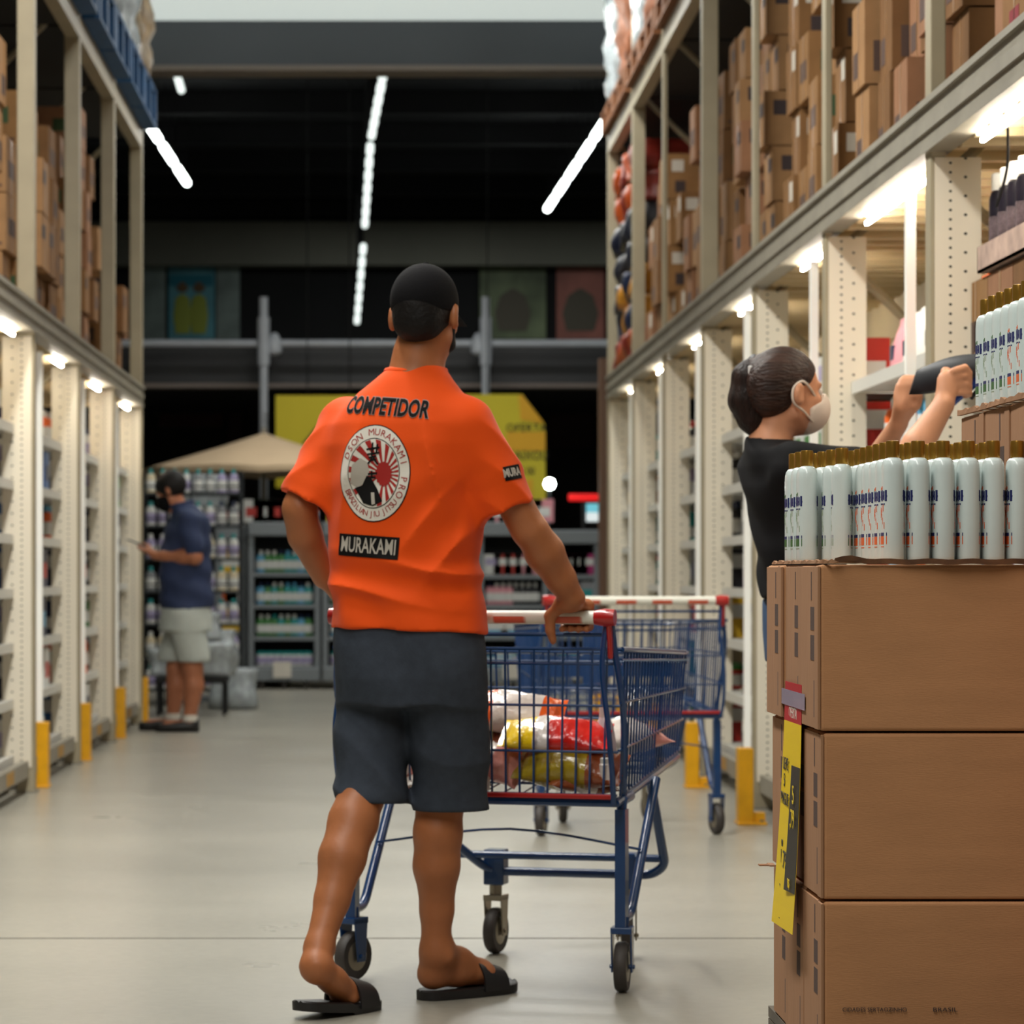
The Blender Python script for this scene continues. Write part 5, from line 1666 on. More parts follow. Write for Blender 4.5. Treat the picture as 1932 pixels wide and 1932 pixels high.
bt = MB().lathe([(0.008, 0), (0.007, 0.004), (0.001, 0.006)], Lh(0, -0.012, 0.128) - Vector(O1), 10).build('cap_button', M['capblack'], cap, smooth=True)
op = MB()
op.tube([Lh(0.034 * math.cos(a), -0.103 - 0.008 * math.sin(a) + 0.012, 0.012 + 0.034 * math.sin(a)) - Vector(O1) for a in [math.pi * i / 12 for i in range(13)]], 0.0028, 6)
op.build('closure_arc', M['capblack'], cap, smooth='auto')
H = Field((-0.05, 7.10, 1.45), (0.32, 7.52, 1.80), 0.004)
H.ell(Lh(0, -0.018, 0.02), (0.073, 0.092, 0.090), Rh, 0.01)
H.ell(Lh(0, -0.060, -0.030), (0.055, 0.042, 0.045), Rh, 0.02)
H.plane(Lh(0, 0.030, 0), f_, (-0.1, 7.0, 1.4), (0.4, 7.6, 1.85))
H.plane(Lh(0, -0.02, -0.058), -u_ * 0.9 + f_ * 0.4, (-0.1, 7.0, 1.4), (0.4, 7.6, 1.85))
hair = H.build('hair', M['hair'], man, O1)
H = Field((-0.05, 7.10, 1.42), (0.34, 7.55, 1.70), 0.004)
for sx_ in (-1, 1):
    H.cap(Lh(sx_ * 0.064, 0.012, -0.01), Lh(sx_ * 0.050, 0.030, -0.066), 0.012, 0.017, 0.01)
    H.cap(Lh(sx_ * 0.050, 0.030, -0.070), Lh(0, 0.078, -0.092), 0.018, 0.022, 0.012)
H.build('beard', M['hair'], man, O1)

# ---- shirt
S = Field((-0.36, 6.95, 0.80), (0.50, 7.70, 1.56), 0.0050)
S.prof(lv([(1192, 772, .190, .134)] + [(a, b, c + .006, d + .006) for a, b, c, d in torso_rows[1:-1]] + [(690, 788, .062, .060)]), YB, 0.02, tilt=(0.03, 0.05))
LC, RC = W(583, 946, 7.36), W(956, 963, 7.25)

dl = (LC - LS).normalized(); dr = (RC - RS_).normalized()
c_, s_ = math.cos(YB), math.sin(YB)
def shirt_folds(X, Y, Z):
    rdg = lambda t: 1.0 - 1.7 * np.abs(np.sin(t / 2)) ** 0.8
    u = (X - 0.06) * c_ + (Y - 7.3) * s_
    v = -(X - 0.06) * s_ + (Y - 7.3) * c_
    body_ = np.exp(-(np.clip(np.abs(u) - 0.15, 0, 1) / 0.03) ** 2)
    w1 = np.exp(-((Z - 1.00) / 0.055) ** 2)
    a1 = 0.0135 * rdg(72 * (Z - 0.10 * u) + 14 * u + 1.2 * np.sin(11 * u)) * w1
    w2 = np.exp(-((Z - 1.10) / 0.10) ** 2) * np.exp(-((u - 0.12) / 0.08) ** 2)
    a2 = 0.013 * rdg(52 * (Z * 0.8 - 1.05 * u) + 1.0) * w2
    w3 = np.exp(-((Z - 1.26) / 0.10) ** 2) * np.exp(-((np.abs(u) - 0.12) / 0.06) ** 2)
    a3 = 0.010 * rdg(60 * (u * 1.0 + 0.25 * Z * np.sign(u))) * w3
    w4 = np.exp(-((Z - 0.93) / 0.05) ** 2)
    a4 = 0.005 * np.sin(38 * u + 20 * Z + np.sin(30 * v)) * w4
    low = np.exp(-((Z - 1.19) / 0.09) ** 2) * 0.003 * np.sin(26 * u + 3 * np.sin(18 * Z))
    sl = np.clip((np.abs(u) - 0.19) / 0.04, 0, 1)
    a5 = 0.0042 * rdg(70 * (Z + 0.5 * np.abs(u)) + 3 * np.sin(20 * v)) * sl
    return -(a1 + a2 + a3 + a4 + low) * body_ - a5
SL = Field((-0.36, 6.95, 0.80), (0.50, 7.70, 1.56), 0.0050)
S0 = S; S = SL
S.chain([(LS + Vector((0.012, 0, 0.0)), 0.066), (LC - dl * .03, 0.072), (LC + dl * .03, 0.074)], 0.005)
S.chain([(RS_ + Vector((-0.012, 0, 0.0)), 0.067), (RC.lerp(RS_, 0.4), 0.070), (RC + dr * .03, 0.074)], 0.005)
S.plane(LC, (-0.40, 0, -0.92), (-0.40, 6.9, 0.9), (-0.02, 7.7, 1.5))
S.plane(RC, (0.36, 0, -0.93), (0.12, 6.9, 0.9), (0.52, 7.7, 1.5))
S.cap(LC - dl * 0.03, LC + dl * 0.06, 0.050, 0.060, 0, cut=True)
S.cap(RC - dr * 0.03, RC + dr * 0.07, 0.050, 0.060, 0, cut=True)
hh_ = np.clip(0.5 + 0.5 * (S0.F - S.F) / 0.03, 0, 1)
S0.F = S0.F * (1 - hh_) + S.F * hh_ - 0.03 * hh_ * (1 - hh_)
S = S0
S.warp(shirt_folds)
S.cap(W(790, 650, 7.3), W(788, 700, 7.3) + Vector((0, 0.010, 0)), 0.058, 0.052, 0.004, cut=True)
S.prof([(W(772, 1215, 7.3).z, W(772, 0, 7.3).x, 7.3, .176, .120), (W(772, 1165, 7.3).z, W(771, 0, 7.3).x, 7.3, .170, .114)], YB, 0, cut=True)
shirt = S.build('t_shirt', M['orange'], man, O1, smooth=2)
# collar band
cb_ = []
for j in range(36):
    a = 2 * math.pi * j / 36
    p = W(788, 692, 7.3)
    cb_.append(Vector((p.x - 0.004 + 0.069 * math.cos(a), p.y + 0.006 + 0.066 * math.sin(a), p.z - 0.013 - 0.036 * max(0, math.sin(a)) + 0.004 * math.cos(a) ** 2)) - Vector(O1))
MB().tube(cb_, 0.0075, 8, closed=True).build('collar', M['orange'], shirt, smooth='auto')

# ---- shorts
S = Field((-0.30, 6.95, 0.38), (0.46, 7.66, 0.98), 0.0055)
S.prof(lv([(1330, 776, .178, .130), (1280, 775, .188, .136), (1220, 772, .186, .130), (1160, 770, .176, .118)]), YB, 0.03)
lh1, rh1 = W(700, 1512, 7.27), W(850, 1528, 7.31)
S.chain([(W(712, 1260, 7.36), 0.094), (W(702, 1400, 7.32), 0.088), (lh1, 0.0855)], 0.02)
S.chain([(W(838, 1260, 7.26), 0.098), (W(848, 1400, 7.29), 0.092), (rh1 - Vector((0, 0, .02)), 0.0925)], 0.02)
def shorts_folds(X, Y, Z):
    return -(0.0075 * (1 - 1.6 * np.abs(np.sin(23 * (Z + 0.5 * X) + np.sin(14 * X))) ** .8) * np.exp(-((Z - 0.52) / 0.10) ** 2) + 0.0045 * np.sin(34 * X + 19 * Z) * np.exp(-((Z - 0.75) / 0.12) ** 2))
S.warp(shorts_folds)
S.plane(lh1, (-0.06, 0.0, -1), (-0.35, 6.9, 0.3), (0.067, 7.7, 0.60))
S.plane(rh1, (0.0, 0, -1), (0.067, 6.9, 0.3), (0.50, 7.7, 0.60))
S.cap(lh1 + Vector((0, 0.012, .03)), lh1 - Vector((0, 0, .06)), 0.074, 0.078, 0, cut=True)
S.cap(rh1 + Vector((0, 0, .03)), rh1 - Vector((0, 0, .06)), 0.080, 0.082, 0, cut=True)
S.cap(W(775, 1350, 7.22), W(778, 1540, 7.18), 0.004, 0.022, 0.02, cut=True)
shorts = S.build('shorts', M['shorts'], man, O1)

# ---- slides (one under each foot)
def slide(c, d, L, bend, strap_at, name):
    d = Vector(d).normalized(); n = Vector((d.y, -d.x, 0))
    so = MB(); rings = []
    m = 28
    def outline(u):
        return 0.034 + 0.014 * math.sin(math.pi * min(1, u * 0.95)) + 0.006 * u
    for lay in range(2): pass
    N = 24
    top_, bot = [], []
    rr = []
    for i in range(N + 1):
        u = i / N
        wv = outline(u) * (1 - max(0, (abs(u - 0.5) - 0.40) / 0.10) ** 2 * 0.65) if abs(u - .5) > .4 else outline(u)
        p = c + d * (u - 0.5) * L
        z = bend(u)
        rr.append([p + n * wv + Vector((0, 0, z)), p - n * wv + Vector((0, 0, z)), p - n * (wv + .001) + Vector((0, 0, z + 0.02)), p - n * (wv - .006) + Vector((0, 0, z + 0.0235)), p + Vector((0, 0, z + 0.019)), p + n * (wv - .006) + Vector((0, 0, z + 0.0235)), p + n * (wv + .001) + Vector((0, 0, z + 0.02))])
    rr = [[q - Vector(O1) for q in r] for r in rr]
    so.rings(rr)
    sole = so.build('slide_sandal', M['slide'], man, smooth='auto')
    st = MB(); rr = []
    K = 14
    for i in range(K + 1):
        a = math.pi * i / K
        ring = []
        for u, hh in ((strap_at - 0.13, 0.070), (strap_at + 0.14, 0.048)):
            w0 = outline(u) + 0.001
            p = c + d * (u - 0.5) * L + n * (w0 * math.cos(a)) + Vector((0, 0, bend(u) + 0.012 + hh * math.sin(a) ** 0.75))
            ring.append(p)
        q0, q1 = ring
        nn = (n * math.cos(a) + Vector((0, 0, 1)) * math.sin(a)) * 0.005
        rr.append([q0 - Vector(O1), q1 - Vector(O1), q1 + nn - Vector(O1), q0 + nn - Vector(O1)])
    st.rings(rr)
    st.build('strap', M['slide'], sole, smooth='auto')
    return sole
slide(Vector((0.205, 7.412, 0)), dR, 0.285, lambda u: 0.001 + 0.006 * max(0, u - 0.8) * 5 * (u - .8) * 5, 0.68, 'r')
slide(Vector((-0.105, 7.105, 0)), dL, 0.27, lambda u: 0.006 + 0.020 * max(0, 0.55 - u) ** 1.2 * 1.6 - 0.005 * (u > .5), 0.72, 'l')

# ---- prints on the shirt
dgt = bpy.context.evaluated_depsgraph_get()
bv = BVHTree.FromObject(shirt, dgt)
def conform(o, frame, off, cut=0.008, thick=0.0, tree=bv, n_=None, back=0.5):
    """drop a flat mesh (x right, y up in its own plane) onto the shirt, along the frame's normal"""
    me = o.data
    bm = bmesh.new(); bm.from_mesh(me)
    for _ in range(5):
        es = [e for e in bm.edges if e.calc_length() > cut]
        if not es: break
        bmesh.ops.subdivide_edges(bm, edges=es, cuts=1)
        bmesh.ops.triangulate(bm, faces=[f for f in bm.faces if len(f.verts) > 4])
    C, ux, uy, nn = frame
    bad = 0
    for v in bm.verts:
        p = C + ux * v.co.x + uy * v.co.y
        hit, nrm, _, _ = tree.ray_cast(p + nn * back - Vector(O1), -nn)
        if hit is None:
            hit, nrm, _, _ = tree.find_nearest(p - Vector(O1))
        v.co = hit + nn * off
    bm.to_mesh(me); bm.free()
    me.update()
nb = Vector((math.sin(YB), -math.cos(YB), 0))          # out of the back
uxb = Vector((math.cos(YB), math.sin(YB), 0))
def frame_at(px, py, roll=0.0, D_=7.2):
    C = W(px, py, D_)
    up = Vector((0, 0, 1))
    ux = uxb * math.cos(roll) + up * math.sin(roll)
    uy = -uxb * math.sin(roll) + up * math.cos(roll)
    return (C, ux, uy, nb)
M['prblack'] = mat('print_black', (14, 12, 12), 0.8, spec=0.2)
M['prgrey'] = mat('print_grey', (150, 140, 132), 0.6)
M['prwhite'] = mat('print_white', (222, 216, 204), 0.6)
M['prred'] = mat('print_red', (160, 24, 16), 0.6)
M['prpale'] = mat('print_pale', (178, 170, 158), 0.6)
def deco(name, me, m, frame, off, parent=shirt, cut=0.008, Mx=None, tree=bv):
    if isinstance(me, MB):
        o = me.build(name, m, parent)
    else:
        me.materials.clear(); me.materials.append(m)
        o = bpy.data.objects.new(name, me); COL.objects.link(o); o.parent = parent
    if Mx is not None: o.data.transform(Mx)
    conform(o, frame, off, cut, tree=tree)
    return o
fA = frame_at(723, 768, -0.085)
bold = text_mesh('COMPETIDOR', 0.052)
def fat_text(s, size, sx, m, frame, off, name, grow, parent=shirt, cut=0.006, tree=bv):
    cu = bpy.data.curves.new('tmp', 'FONT'); cu.body = s; cu.size = size; cu.align_x = 'CENTER'; cu.align_y = 'CENTER'; cu.offset = grow; cu.resolution_u = 3; cu.space_character = 1.02
    o = bpy.data.objects.new('tmp', cu); COL.objects.link(o)
    me = bpy.data.meshes.new_from_object(o.evaluated_get(bpy.context.evaluated_depsgraph_get()))
    bpy.data.objects.remove(o); bpy.data.curves.remove(cu)
    me.transform(Matrix.Diagonal((sx, 1, 1, 1)))
    return deco(name, me, m, frame, off, parent, cut, tree=tree)
fat_text('COMPETIDOR', 0.056, 0.60, M['prgrey'], fA, 0.0018, 'back_lettering_outline', 0.0032)
fat_text('COMPETIDOR', 0.056, 0.60, M['prblack'], fA, 0.0026, 'back_lettering', 0.0018)
# round emblem
fE = frame_at(707, 893, 0.0)
def disc(rx_, ry_, cx=0, cy=0, n=40, jag=0.0):
    vs = [(cx, cy, 0)] + [(cx + rx_ * (1 + jag * (i % 2)) * math.cos(2 * math.pi * i / n), cy + ry_ * (1 + jag * (i % 2)) * math.sin(2 * math.pi * i / n), 0) for i in range(n)]
    return MB().add(vs, [(0, 1 + i, 1 + (i + 1) % n) for i in range(n)])
EX, EY = 0.088, 0.112
emb = deco('emblem_ring', disc(EX + .0025, EY + .0025), M['prblack'], fE, 0.0014)
deco('emblem_disc', disc(EX, EY), M['prwhite'], fE, 0.0020, emb)
deco('emblem_inner_ring', disc(EX * .74, EY * .74), M['prblack'], fE, 0.0026, emb)
deco('emblem_field', disc(EX * .72, EY * .72), M['prwhite'], fE, 0.0032, emb)
sun = (0.026, -0.002)
ray = MB()
for i in range(20):
    a = 2 * math.pi * i / 20 + 0.1
    a1 = a + 0.16
    def lim(t):
        # distance from the sun to the inner ellipse along angle t
        lo_, hi_ = 0, 0.2
        for _ in range(20):
            m_ = (lo_ + hi_) / 2
            x, y = sun[0] + m_ * math.cos(t), sun[1] + m_ * math.sin(t)
            if (x / (EX * .71)) ** 2 + (y / (EY * .71)) ** 2 < 1: lo_ = m_
            else: hi_ = m_
        return lo_
    if 1.15 * math.pi < a % (2 * math.pi) < 1.42 * math.pi: continue
    l0, l1 = lim(a), lim(a1)
    ray.add([(sun[0] + .012 * math.cos(a), sun[1] + .012 * math.sin(a), 0), (sun[0] + l0 * math.cos(a), sun[1] + l0 * math.sin(a), 0), (sun[0] + l1 * math.cos(a1), sun[1] + l1 * math.sin(a1), 0), (sun[0] + .012 * math.cos(a1), sun[1] + .012 * math.sin(a1), 0)], [(0, 1, 2, 3)])
deco('emblem_rays', ray, M['prred'], fE, 0.0038, emb)
deco('emblem_sun', disc(0.019, 0.026, sun[0], sun[1], 28, 0.14), M['prred'], fE, 0.0048, emb)
hill = MB()
pts = [(-0.060, -0.022), (-0.054, 0.020), (-0.034, 0.036), (-0.016, 0.026), (-0.010, 0.004), (-0.022, -0.020), (-0.040, -0.034)]
hill.add([(x, y, 0) for x, y in pts], [tuple(range(len(pts)))])
deco('emblem_peak', hill, M['prpale'], fE, 0.0044, emb)
fig = MB()
pts = [(-0.050, -0.034), (-0.030, -0.028), (-0.018, -0.006), (-0.008, -0.008), (0.012, -0.040), (0.024, -0.066), (0.0, -0.077), (-0.026, -0.070)]
fig.add([(x, y, 0) for x, y in pts], [tuple(range(len(pts)))])
deco('emblem_figure', fig, M['prblack'], fE, 0.0050, emb)
deco('emblem_figure_light', MB().add([(-0.006, -0.045, 0), (0.003, -0.045, 0), (0.006, -0.072, 0), (-0.003, -0.074, 0)], [(0, 1, 2, 3)]), M['prpale'], fE, 0.0056, emb)
st = MB()
def stroke(x0, y0, x1, y1, w=0.0022):
    d = Vector((x1 - x0, y1 - y0, 0)).normalized(); q = Vector((-d.y, d.x, 0)) * w
    a, b = Vector((x0, y0, 0)), Vector((x1, y1, 0))
    st.add([a - q, b - q, b + q, a + q], [(0, 1, 2, 3)])
for s_ in ((-.018, .056, .016, .060), (-.002, .072, -.004, .040), (.010, .068, .008, .048), (-.016, .044, .016, .048), (-.012, .036, .008, .040), (-.014, .022, -.002, .036), (.012, .020, .0, .036), (-.008, .030, .008, .032), (-.014, -.002, .010, .0), (-.004, .006, -.004, -.012), (-.010, -.010, .006, -.010)):
    stroke(*s_)
deco('emblem_characters', st, M['prblack'], fE, 0.0052, emb)
def ring_text(s, a0, a1, flip, size):
    for i, ch in enumerate(s):
        if ch == ' ': continue
        t = a0 + (a1 - a0) * i / (len(s) - 1)
        x, y = EX * .86 * math.cos(t), EY * .86 * math.sin(t)
        rot = t - math.pi / 2 if not flip else t + math.pi / 2
        me = text_mesh(ch, size)
        Mx = Matrix.Translation((x, y, 0)) @ Matrix.Rotation(rot, 4, 'Z')
        me.transform(Mx)
        yield me
def join_text(gen, name, m, frame, off, parent):
    bm = bmesh.new()
    for me in gen:
        bm.from_mesh(me); bpy.data.meshes.remove(me)
    for v in bm.verts: v.co.z = 0
    me = bpy.data.meshes.new(name); bm.to_mesh(me); bm.free()
    return deco(name, me, m, frame, off, parent, 0.006)
join_text(ring_text('DSON MURAKAMI PRO', math.radians(154), math.radians(-32), False, 0.0225), 'emblem_lettering', M['prred'], fE, 0.0030, emb)
join_text(ring_text('BRAZILIAN JIU JITSU', math.radians(206), math.radians(314), True, 0.019), 'emblem_lettering', M['prred'], fE, 0.0030, emb)
# lower name patch
fM = frame_at(692, 1031, -0.07)
pb = deco('name_patch', MB().add([(-0.080, -0.026, 0), (0.080, -0.026, 0), (0.080, 0.026, 0), (-0.080, 0.026, 0)], [(0, 1, 2, 3)]), M['prblack'], fM, 0.0018)
fat_text('MURAKAMI', 0.050, 0.57, M['prpale'], fM, 0.0026, 'patch_lettering', 0.0008, pb)
# sleeve patch
nS = Vector((0.42, -0.9, 0.1)).normalized()
uS = Vector((0.9, 0.42, 0)).normalized()
rS = 0.20
upS = nS.cross(uS).normalized()
if upS.z < 0: upS = -upS
fS = (W(961, 893, 7.2), uS * math.cos(rS) + upS * math.sin(rS), -uS * math.sin(rS) + upS * math.cos(rS), nS)
ps = deco('sleeve_patch', MB().add([(-0.024, -0.017, 0), (0.030, -0.017, 0), (0.030, 0.017, 0), (-0.024, 0.017, 0)], [(0, 1, 2, 3)]), M['prblack'], fS, 0.0018)
fat_text('MURA', 0.026, 0.75, M['prpale'], fS, 0.0028, 'patch_lettering', 0.0012, ps)

# ================================================================== the woman
DW = 8.0
wo = thing('person', 'person with brown ponytail, white face mask and black shirt reaching into the shelf', 'person', (0.98, DW, 0))
OW = (0.98, DW, 0)
F = Field((0.74, 7.66, 0.0), (1.64, 8.32, 1.68), 0.006)
YWH = math.radians(68)
Lw = head(F, W(1487, 742, DW), YWH, 0.0, 0.94)
F.chain([(W(1465, 790, DW), 0.050), (W(1450, 840, DW), 0.052), (W(1458, 880, DW), 0.045)], 0.02)
YW = math.radians(10)
wrows = [(1195, 1528, .110, .155), (1120, 1518, .100, .138), (1050, 1512, .105, .130), (980, 1508, .115, .145), (920, 1495, .118, .165), (880, 1482, .105, .170), (855, 1470, .085, .125), (835, 1455, .06, .07)]
F.prof(lv(wrows, DW, 0.024), YW, 0.02)
RSh, REl2, RWr2 = W(1500, 880, 7.86), W(1700, 890, 7.84), W(1780, 764, 7.86)
F.chain([(RSh, 0.042), (REl2, 0.039)], 0.015)
F.chain([(REl2, 0.040), (REl2.lerp(RWr2, 0.4), 0.041), (RWr2, 0.028)], 0.01)
LSh, LEl2, LWr2 = W(1520, 905, 8.14), W(1640, 890, 8.2), W(1695, 800, 8.08)
F.chain([(LSh, 0.040), (LEl2, 0.036)], 0.015)
F.chain([(LEl2, 0.036), (LWr2, 0.024)], 0.01)
# near hand pinching the pouch
hp = W(1790, 720, 7.88)
F.chain([(RWr2, 0.025), (hp, 0.032)], 0.01, flat=((0.2, -1, 0.2), 0.65))
for i in range(4):
    b = hp + Vector((0.010 + 0.001 * i, -0.014 + 0.004 * i, 0.026 - i * 0.0175))
    F.chain([(b, 0.011), (b + Vector((0.030, 0.004, 0.010 - i * 0.004)), 0.0100), (b + Vector((0.044, 0.016, -0.004)), 0.009), (b + Vector((0.034, 0.030, -0.010)), 0.008)], 0.002)
F.chain([(RWr2 + Vector((0, .012, .01)), 0.015), (hp + Vector((-0.004, 0.03, 0.028)), 0.012), (hp + Vector((0.022, 0.038, 0.026)), 0.010)], 0.006)
# far hand, fingers raised along the pouch
hq = W(1705, 765, 8.04)
F.chain([(LWr2, 0.024), (hq, 0.030)], 0.01, flat=((0.3, -1, 0), 0.62))
for i in range(4):
    b = hq + Vector((-0.020 + i * 0.0155, -0.004, 0.020))
    F.chain([(b, 0.0105), (b + Vector((0.006, 0.004, 0.028 + 0.004 * (i in (1, 2)))), 0.0095), (b + Vector((0.016, 0.010, 0.046)), 0.0085), (b + Vector((0.026, 0.016, 0.056)), 0.0078)], 0.0045)
F.chain([(LWr2 + Vector((.012, 0, 0.01)), 0.014), (hq + Vector((0.034, -0.004, 0.0)), 0.011), (hq + Vector((0.042, -.004, 0.024)), 0.0095)], 0.006)
for sy, hipx in ((-0.085, 1532), (0.085, 1532)):
    hip = W(hipx, 1210, DW) + Vector((0, sy, 0))
    kn = Vector((hip.x + 0.07, DW + sy, 0.46)); an = Vector((hip.x + 0.06, DW + sy, 0.09))
    F.chain([(hip, 0.080), (kn, 0.052)], 0.02)
    F.chain([(kn, 0.050), (kn.lerp(an, 0.3) + Vector((-.015, 0, 0)), 0.050), (an, 0.032)], 0.015)
    F.chain([(an, 0.033), (an + Vector((0.0, 0, -0.052)), 0.034)], 0.01)
    F.chain([(an + Vector((0, 0, -0.05)), 0.033), (an + Vector((0.15, 0, -0.058)), 0.027)], 0.012)
wb = F.build('body', M['skin2'], wo, OW)
eyes(Lw, wo, OW)
r_, f_, u_ = axes(YWH, 0.0); Rw = [list(r_), list(f_), list(u_)]
H = Field((0.78, 7.80, 1.20), (1.20, 8.22, 1.68), 0.0045)
s9 = 0.94
H.ell(Lw(0, -0.016, 0.036), (0.080 * s9, 0.100 * s9, 0.094 * s9), Rw, 0.01)
H.ell(Lw(0, -0.060, -0.01), (0.060, 0.058, 0.060), Rw, 0.02)
H.cap(Lw(0, -0.07, 0.04), W(1422, 695, DW), 0.06, 0.028, 0.03)
H.plane(Lw(0, 0.014, 0.0), f_ * 0.78 - u_ * 0.62, (0.7, 7.7, 1.1), (1.3, 8.3, 1.7))
for sx_ in (-1, 1):
    H.ell(Lw(sx_ * 0.085, 0.042, -0.040), (0.05, 0.066, 0.060), Rw, 0.01, True)
    H.ell(Lw(sx_ * 0.083, -0.006, -0.012), (0.016, 0.024, 0.034), Rw, 0.004, True)
H.plane(Lw(0, 0, -0.075), -u_, (0.7, 7.7, 1.1), (1.3, 8.3, 1.7))
hair2 = H.build('hair', M['hairbrown'], wo, OW)
H = Field((0.74, 7.80, 1.20), (1.20, 8.22, 1.68), 0.0045)
H.chain([(W(1428, 690, DW), 0.028), (W(1412, 712, DW), 0.040), (W(1408, 755, DW), 0.044), (W(1420, 792, DW), 0.036), (W(1434, 824, DW), 0.014)], 0.02)
H.warp(lambda X, Y, Z: 0.0008 * np.sin(220 * (Y - 8) + 90 * X + 3 * np.sin(12 * Z)) + 0 * Z)
H.build('ponytail', M['hairtail'], hair2, OW)
MB().lathe([(0.018, -0.010), (0.028, -0.008), (0.030, 0), (0.028, 0.008), (0.018, 0.010)], (0, 0, 0), 16).xf(Matrix.Translation(W(1428, 688, DW) - Vector(OW)) @ Matrix.Rotation(1.1, 4, 'Y')).build('hair_tie', M['black'], hair2, smooth='auto')
MB().box(-0.006, -0.004, -0.014, 0.006, 0.004, 0.014).xf(Matrix.Translation(W(1416, 700, DW - 0.045) - Vector(OW))).build('hair_clip', pm('white'), hair2, bevel=0.003)
# mask
M['mask'] = mat('mask_white', (222, 206, 190), 0.8, noise=(10, 0.04), bump=(60, 0.1))
H = Field((0.95, 7.80, 1.25), (1.25, 8.25, 1.55), 0.004)
H.ell(Lw(0, 0.044, -0.046), (0.068 * s9, 0.082 * s9, 0.070 * s9), Rw, 0.01)
H.ell(Lw(0, 0.085, -0.020), (0.022, 0.034, 0.026), Rw, 0.02)
H.plane(Lw(0, 0.034, -0.03), -f_, (0.9, 7.7, 1.2), (1.3, 8.3, 1.6))
H.plane(Lw(0, 0.1, -0.004), u_ * 0.8 - f_ * 0.5, (0.9, 7.7, 1.2), (1.3, 8.3, 1.6))
mk = H.build('face_mask', M['mask'], wo, OW)
for sx_ in (-1, 1):
    lp_ = bez([Lw(sx_ * 0.054, 0.056, -0.014), Lw(sx_ * 0.074, 0.026, 0.012), Lw(sx_ * 0.083, -0.004, 0.028), Lw(sx_ * 0.082, -0.030, 0.008), Lw(sx_ * 0.080, -0.028, -0.030), Lw(sx_ * 0.074, 0.006, -0.052), Lw(sx_ * 0.058, 0.044, -0.080)], 5)
    MB().tube([p - Vector(OW) for p in lp_], 0.0036, 6).build('ear_loop', M['mask'], mk, smooth='auto')
M['blackshirt'] = mat('shirt_black', (17, 17, 19), 0.8, noise=(10, 0.1), spec=0.2)
S = Field((0.74, 7.68, 0.84), (1.34, 8.32, 1.44), 0.006)
S.prof(lv([(1128, 1520, .112, .152)] + [(a, b, c + .006, d + .006) for a, b, c, d in wrows[2:]] + [(826, 1450, .056, .06)], DW), YW, 0.02)
S.chain([(RSh, 0.066), (RSh.lerp(REl2, 0.55), 0.060)], 0.03)
S.chain([(LSh, 0.062), (LSh.lerp(LEl2, 0.8), 0.056)], 0.03)
S.warp(lambda X, Y, Z: 0.004 * np.sin(50 * (Z + 0.5 * X) + 2 * np.sin(20 * Y)) + 0 * Y)
S.cap(W(1458, 800, DW), W(1452, 842, DW), 0.054, 0.054, 0.004, cut=True)
ws = S.build('shirt', M['blackshirt'], wo, OW)
S = Field((0.76, 7.70, 0.06), (1.30, 8.30, 0.98), 0.0065)
S.prof(lv([(1250, 1540, .125, .165), (1190, 1532, .120, .165), (1130, 1522, .108, .148)], DW), YW, 0.02)
for sy in (-0.085, 0.085):
    hip = W(1532, 1210, DW) + Vector((0, sy, 0))
    S.chain([(hip, 0.092), (Vector((hip.x + 0.07, DW + sy, 0.46)), 0.064), (Vector((hip.x + 0.06, DW + sy, 0.11)), 0.050)], 0.02)
S.build('jeans', mat('denim_blue', (44, 74, 110), 0.85, noise=(20, 0.2)), wo, OW)
for sy in (-0.085, 0.085):
    hip = W(1532, 1210, DW)
    sh = MB(); rr = []
    for i in range(11):
        u = i / 10
        x = hip.x + 0.015 + u * 0.25
        wv = 0.036 + 0.012 * math.sin(math.pi * min(1, u * 1.1)); hh = 0.075 - 0.035 * u
        rr.append([(x, DW + sy + wv * math.cos(a) * (0.4 if i in (0, 10) else 1), 0.002 + hh * 0.5 * (1 + math.sin(a)) if math.sin(a) > -0.5 else 0.002) for a in [2 * math.pi * j / 12 for j in range(12)]])
    sh.rings(rr)
    sh.v = [tuple(Vector(p) - Vector(OW)) for p in sh.v]
    sh.build('shoe', M['black'], wo, smooth=True)
# pouch in her hands
pch = thing('pouch', 'black and blue soft pouch held up by the ponytailed person', 'pouch', tuple(W(1790, 700, 7.95)))
pr = []
A_, B_ = W(1722, 722, 8.0), W(1846, 690, 7.92)
ax_ = (B_ - A_)
for i in range(11):
    u = i / 10
    c0 = A_ + ax_ * u
    hh = 0.020 + 0.024 * math.sin(math.pi * (0.15 + 0.7 * u)); tt = 0.008 + 0.016 * math.sin(math.pi * u)
    pr.append([c0 - pch.location + Vector((0.010 * math.sin(t), tt * math.cos(t), hh * math.sin(t))) for t in [2 * math.pi * j / 12 for j in range(12)]])
MB().rings(pr).build('pouch_body', M.setdefault('pouchblack', mat('pouch_black', (18, 20, 26), 0.5)), pch, smooth='auto')
pr = []
A_, B_ = W(1796, 745, 7.965), W(1858, 700, 7.93)
for i in range(7):
    u = i / 6; c0 = A_.lerp(B_, u)
    pr.append([c0 - pch.location + Vector((0, q[0] * 0.014, q[1] * (0.034 - .01 * u))) for q in ((1, 0), (.7, .7), (0, 1), (-.7, .7), (-1, 0), (-.7, -.7), (0, -1), (.7, -.7))])
MB().rings(pr).build('blue_panel', M.setdefault('pouchblue', mat('pouch_blue', (18, 60, 140), 0.5)), pch, smooth='auto')
MB().tube([W(1832, 752, 7.95) - pch.location, W(1852, 726, 7.93) - pch.location], 0.006, 6).build('strap', pch.children[1].data.materials[0], pch)

